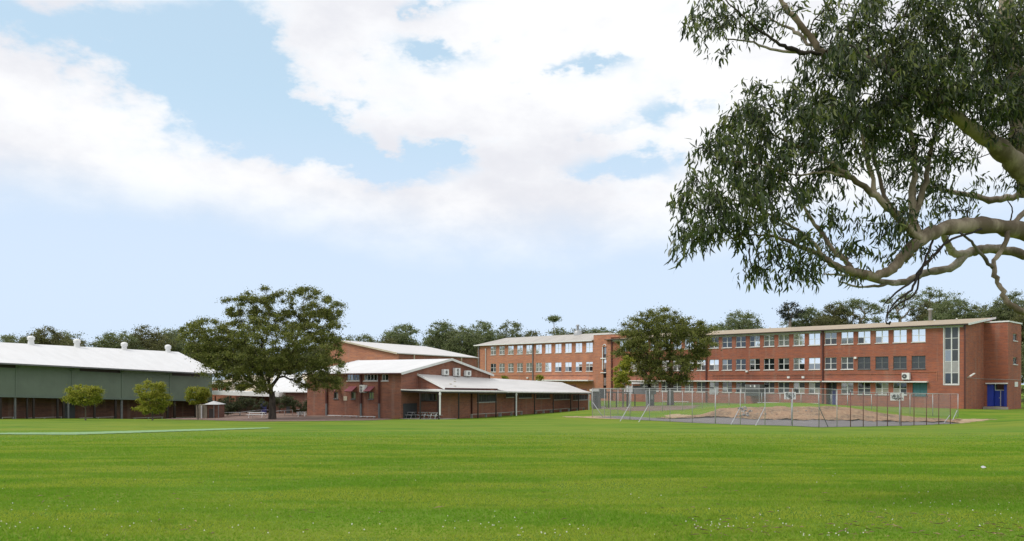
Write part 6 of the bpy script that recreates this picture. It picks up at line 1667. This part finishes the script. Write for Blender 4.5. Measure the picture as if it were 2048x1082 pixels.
# ================================================================ grass, clover and litter near the camera
def wedge(n, y0, y1, power=1.0):
    """ground points spread evenly over the field the lens takes in, with margins"""
    t = rng.random(n); Y = np.sqrt(y0 ** 2 + t ** power * (y1 ** 2 - y0 ** 2)); X = rng.uniform(-.70, .70, n) * (Y + 1.0); return X, Y
X, Y = wedge(2100000, 7.2, 46, 1.0); kp = rng.random(len(X)) < np.clip((46 - Y) / 37, 0, 1) ** 2.1; X, Y = X[kp], Y[kp]; n = len(X); Z = gz(X, Y)
h = rng.uniform(.014, .040, n) * (1 + .35 * np.sin(X * .9) * np.cos(Y * .7)); w = rng.uniform(.003, .006, n) * (1 + Y / 14); a = rng.uniform(0, 2 * np.pi, n); l = rng.normal(0, .8, (n, 2)) * h[:, None]
V = np.stack([np.stack([X - np.cos(a) * w, Y - np.sin(a) * w, Z], 1), np.stack([X + np.cos(a) * w, Y + np.sin(a) * w, Z], 1), np.stack([X + l[:, 0], Y + l[:, 1], Z + h], 1)], 1).reshape(-1, 3)
o = place('grass', np_mesh('grass', V, np.arange(3 * n).reshape(n, 3), MAT['blade'])); tag(o, 'short bright green grass blades across the near part of the sports field', 'grass', kind='stuff')
cl_pts = []
for px, py, sx, sy, k in ((40, 1050, 60, 16, 26), (150, 1025, 50, 8, 10), (1000, 1062, 60, 12, 46), (1110, 1066, 40, 10, 20), (1440, 1058, 36, 8, 44), (1640, 1072, 60, 8, 34), (1840, 1012, 60, 10, 26), (1950, 1040, 90, 18, 46), (1590, 1035, 120, 18, 22), (680, 1062, 90, 12, 26), (300, 1060, 120, 16, 24)):
    for _ in range(k):
        a_, b_ = random.gauss(px, sx), min(1080, random.gauss(py, sy))
        if b_ > 930: cl_pts.append(ground_xy(a_, b_))
for _ in range(90): cl_pts.append(ground_xy(random.uniform(0, 2048), random.uniform(930, 1080)))
b = MB()
for x, y in cl_pts[::2]:
    r_ = random.uniform(.005, .0105); z = float(gz(x, y)) + .045; b.add([(x + r_ * t[0], y + r_ * t[1], z + r_ * t[2]) for t in tmpl], tf)
t = NT('clover_flower'); t.col((.70, .70, .60)).set(rough=.8)
me = b.mesh('clover_flowers', t.m); o = place('clover_flowers', me); tag(o, 'tiny white clover flowers scattered in the near grass', 'flowers', kind='stuff')
b = MB()
for k in range(170):
    if k < 110: px, py = random.uniform(1350, 2048), 1082 - abs(random.gauss(0, 26))
    else: px, py = random.uniform(0, 2048), random.uniform(960, 1081)
    x, y = ground_xy(px, py); z = float(gz(x, y)) + random.uniform(.03, .05); a = random.uniform(0, 6.3); L = random.uniform(.03, .075) * (2.0 if random.random() < .06 else 1); w_ = random.uniform(.005, .011)
    dx, dy = math.cos(a), math.sin(a); b.add([(x - dx * L, y - dy * L, z), (x - dy * w_, y + dx * w_, z + .012), (x + dx * L, y + dy * L, z + .004), (x + dy * w_, y - dx * w_, z + .008)], [(0, 1, 2), (0, 2, 3)])
t = NT('dry_leaf'); rr = t.geo('Random Per Island'); t.col(t.mix(rr, (.10, .055, .03), (.42, .29, .17))).set(rough=.8)
me = b.mesh('leaf_litter', t.m); o = place('leaf_litter', me); tag(o, 'dry brown gum leaves and bark strips lying on the near grass', 'leaf litter', kind='stuff')
x, y = ground_xy(1968, 938); r_ = empty('paper_scrap', (x, y, float(gz(x, y)) + .02), .4); tag(r_, 'small pale crumpled scrap lying on the grass at the right', 'litter')
MB().add([(-.08, -.02, 0), (.02, -.05, .02), (.10, .03, .01), (.05, .06, .05), (-.05, .05, .03)], [(0, 1, 4), (1, 3, 4), (1, 2, 3)]).build('scrap', MAT['frieze'], r_)
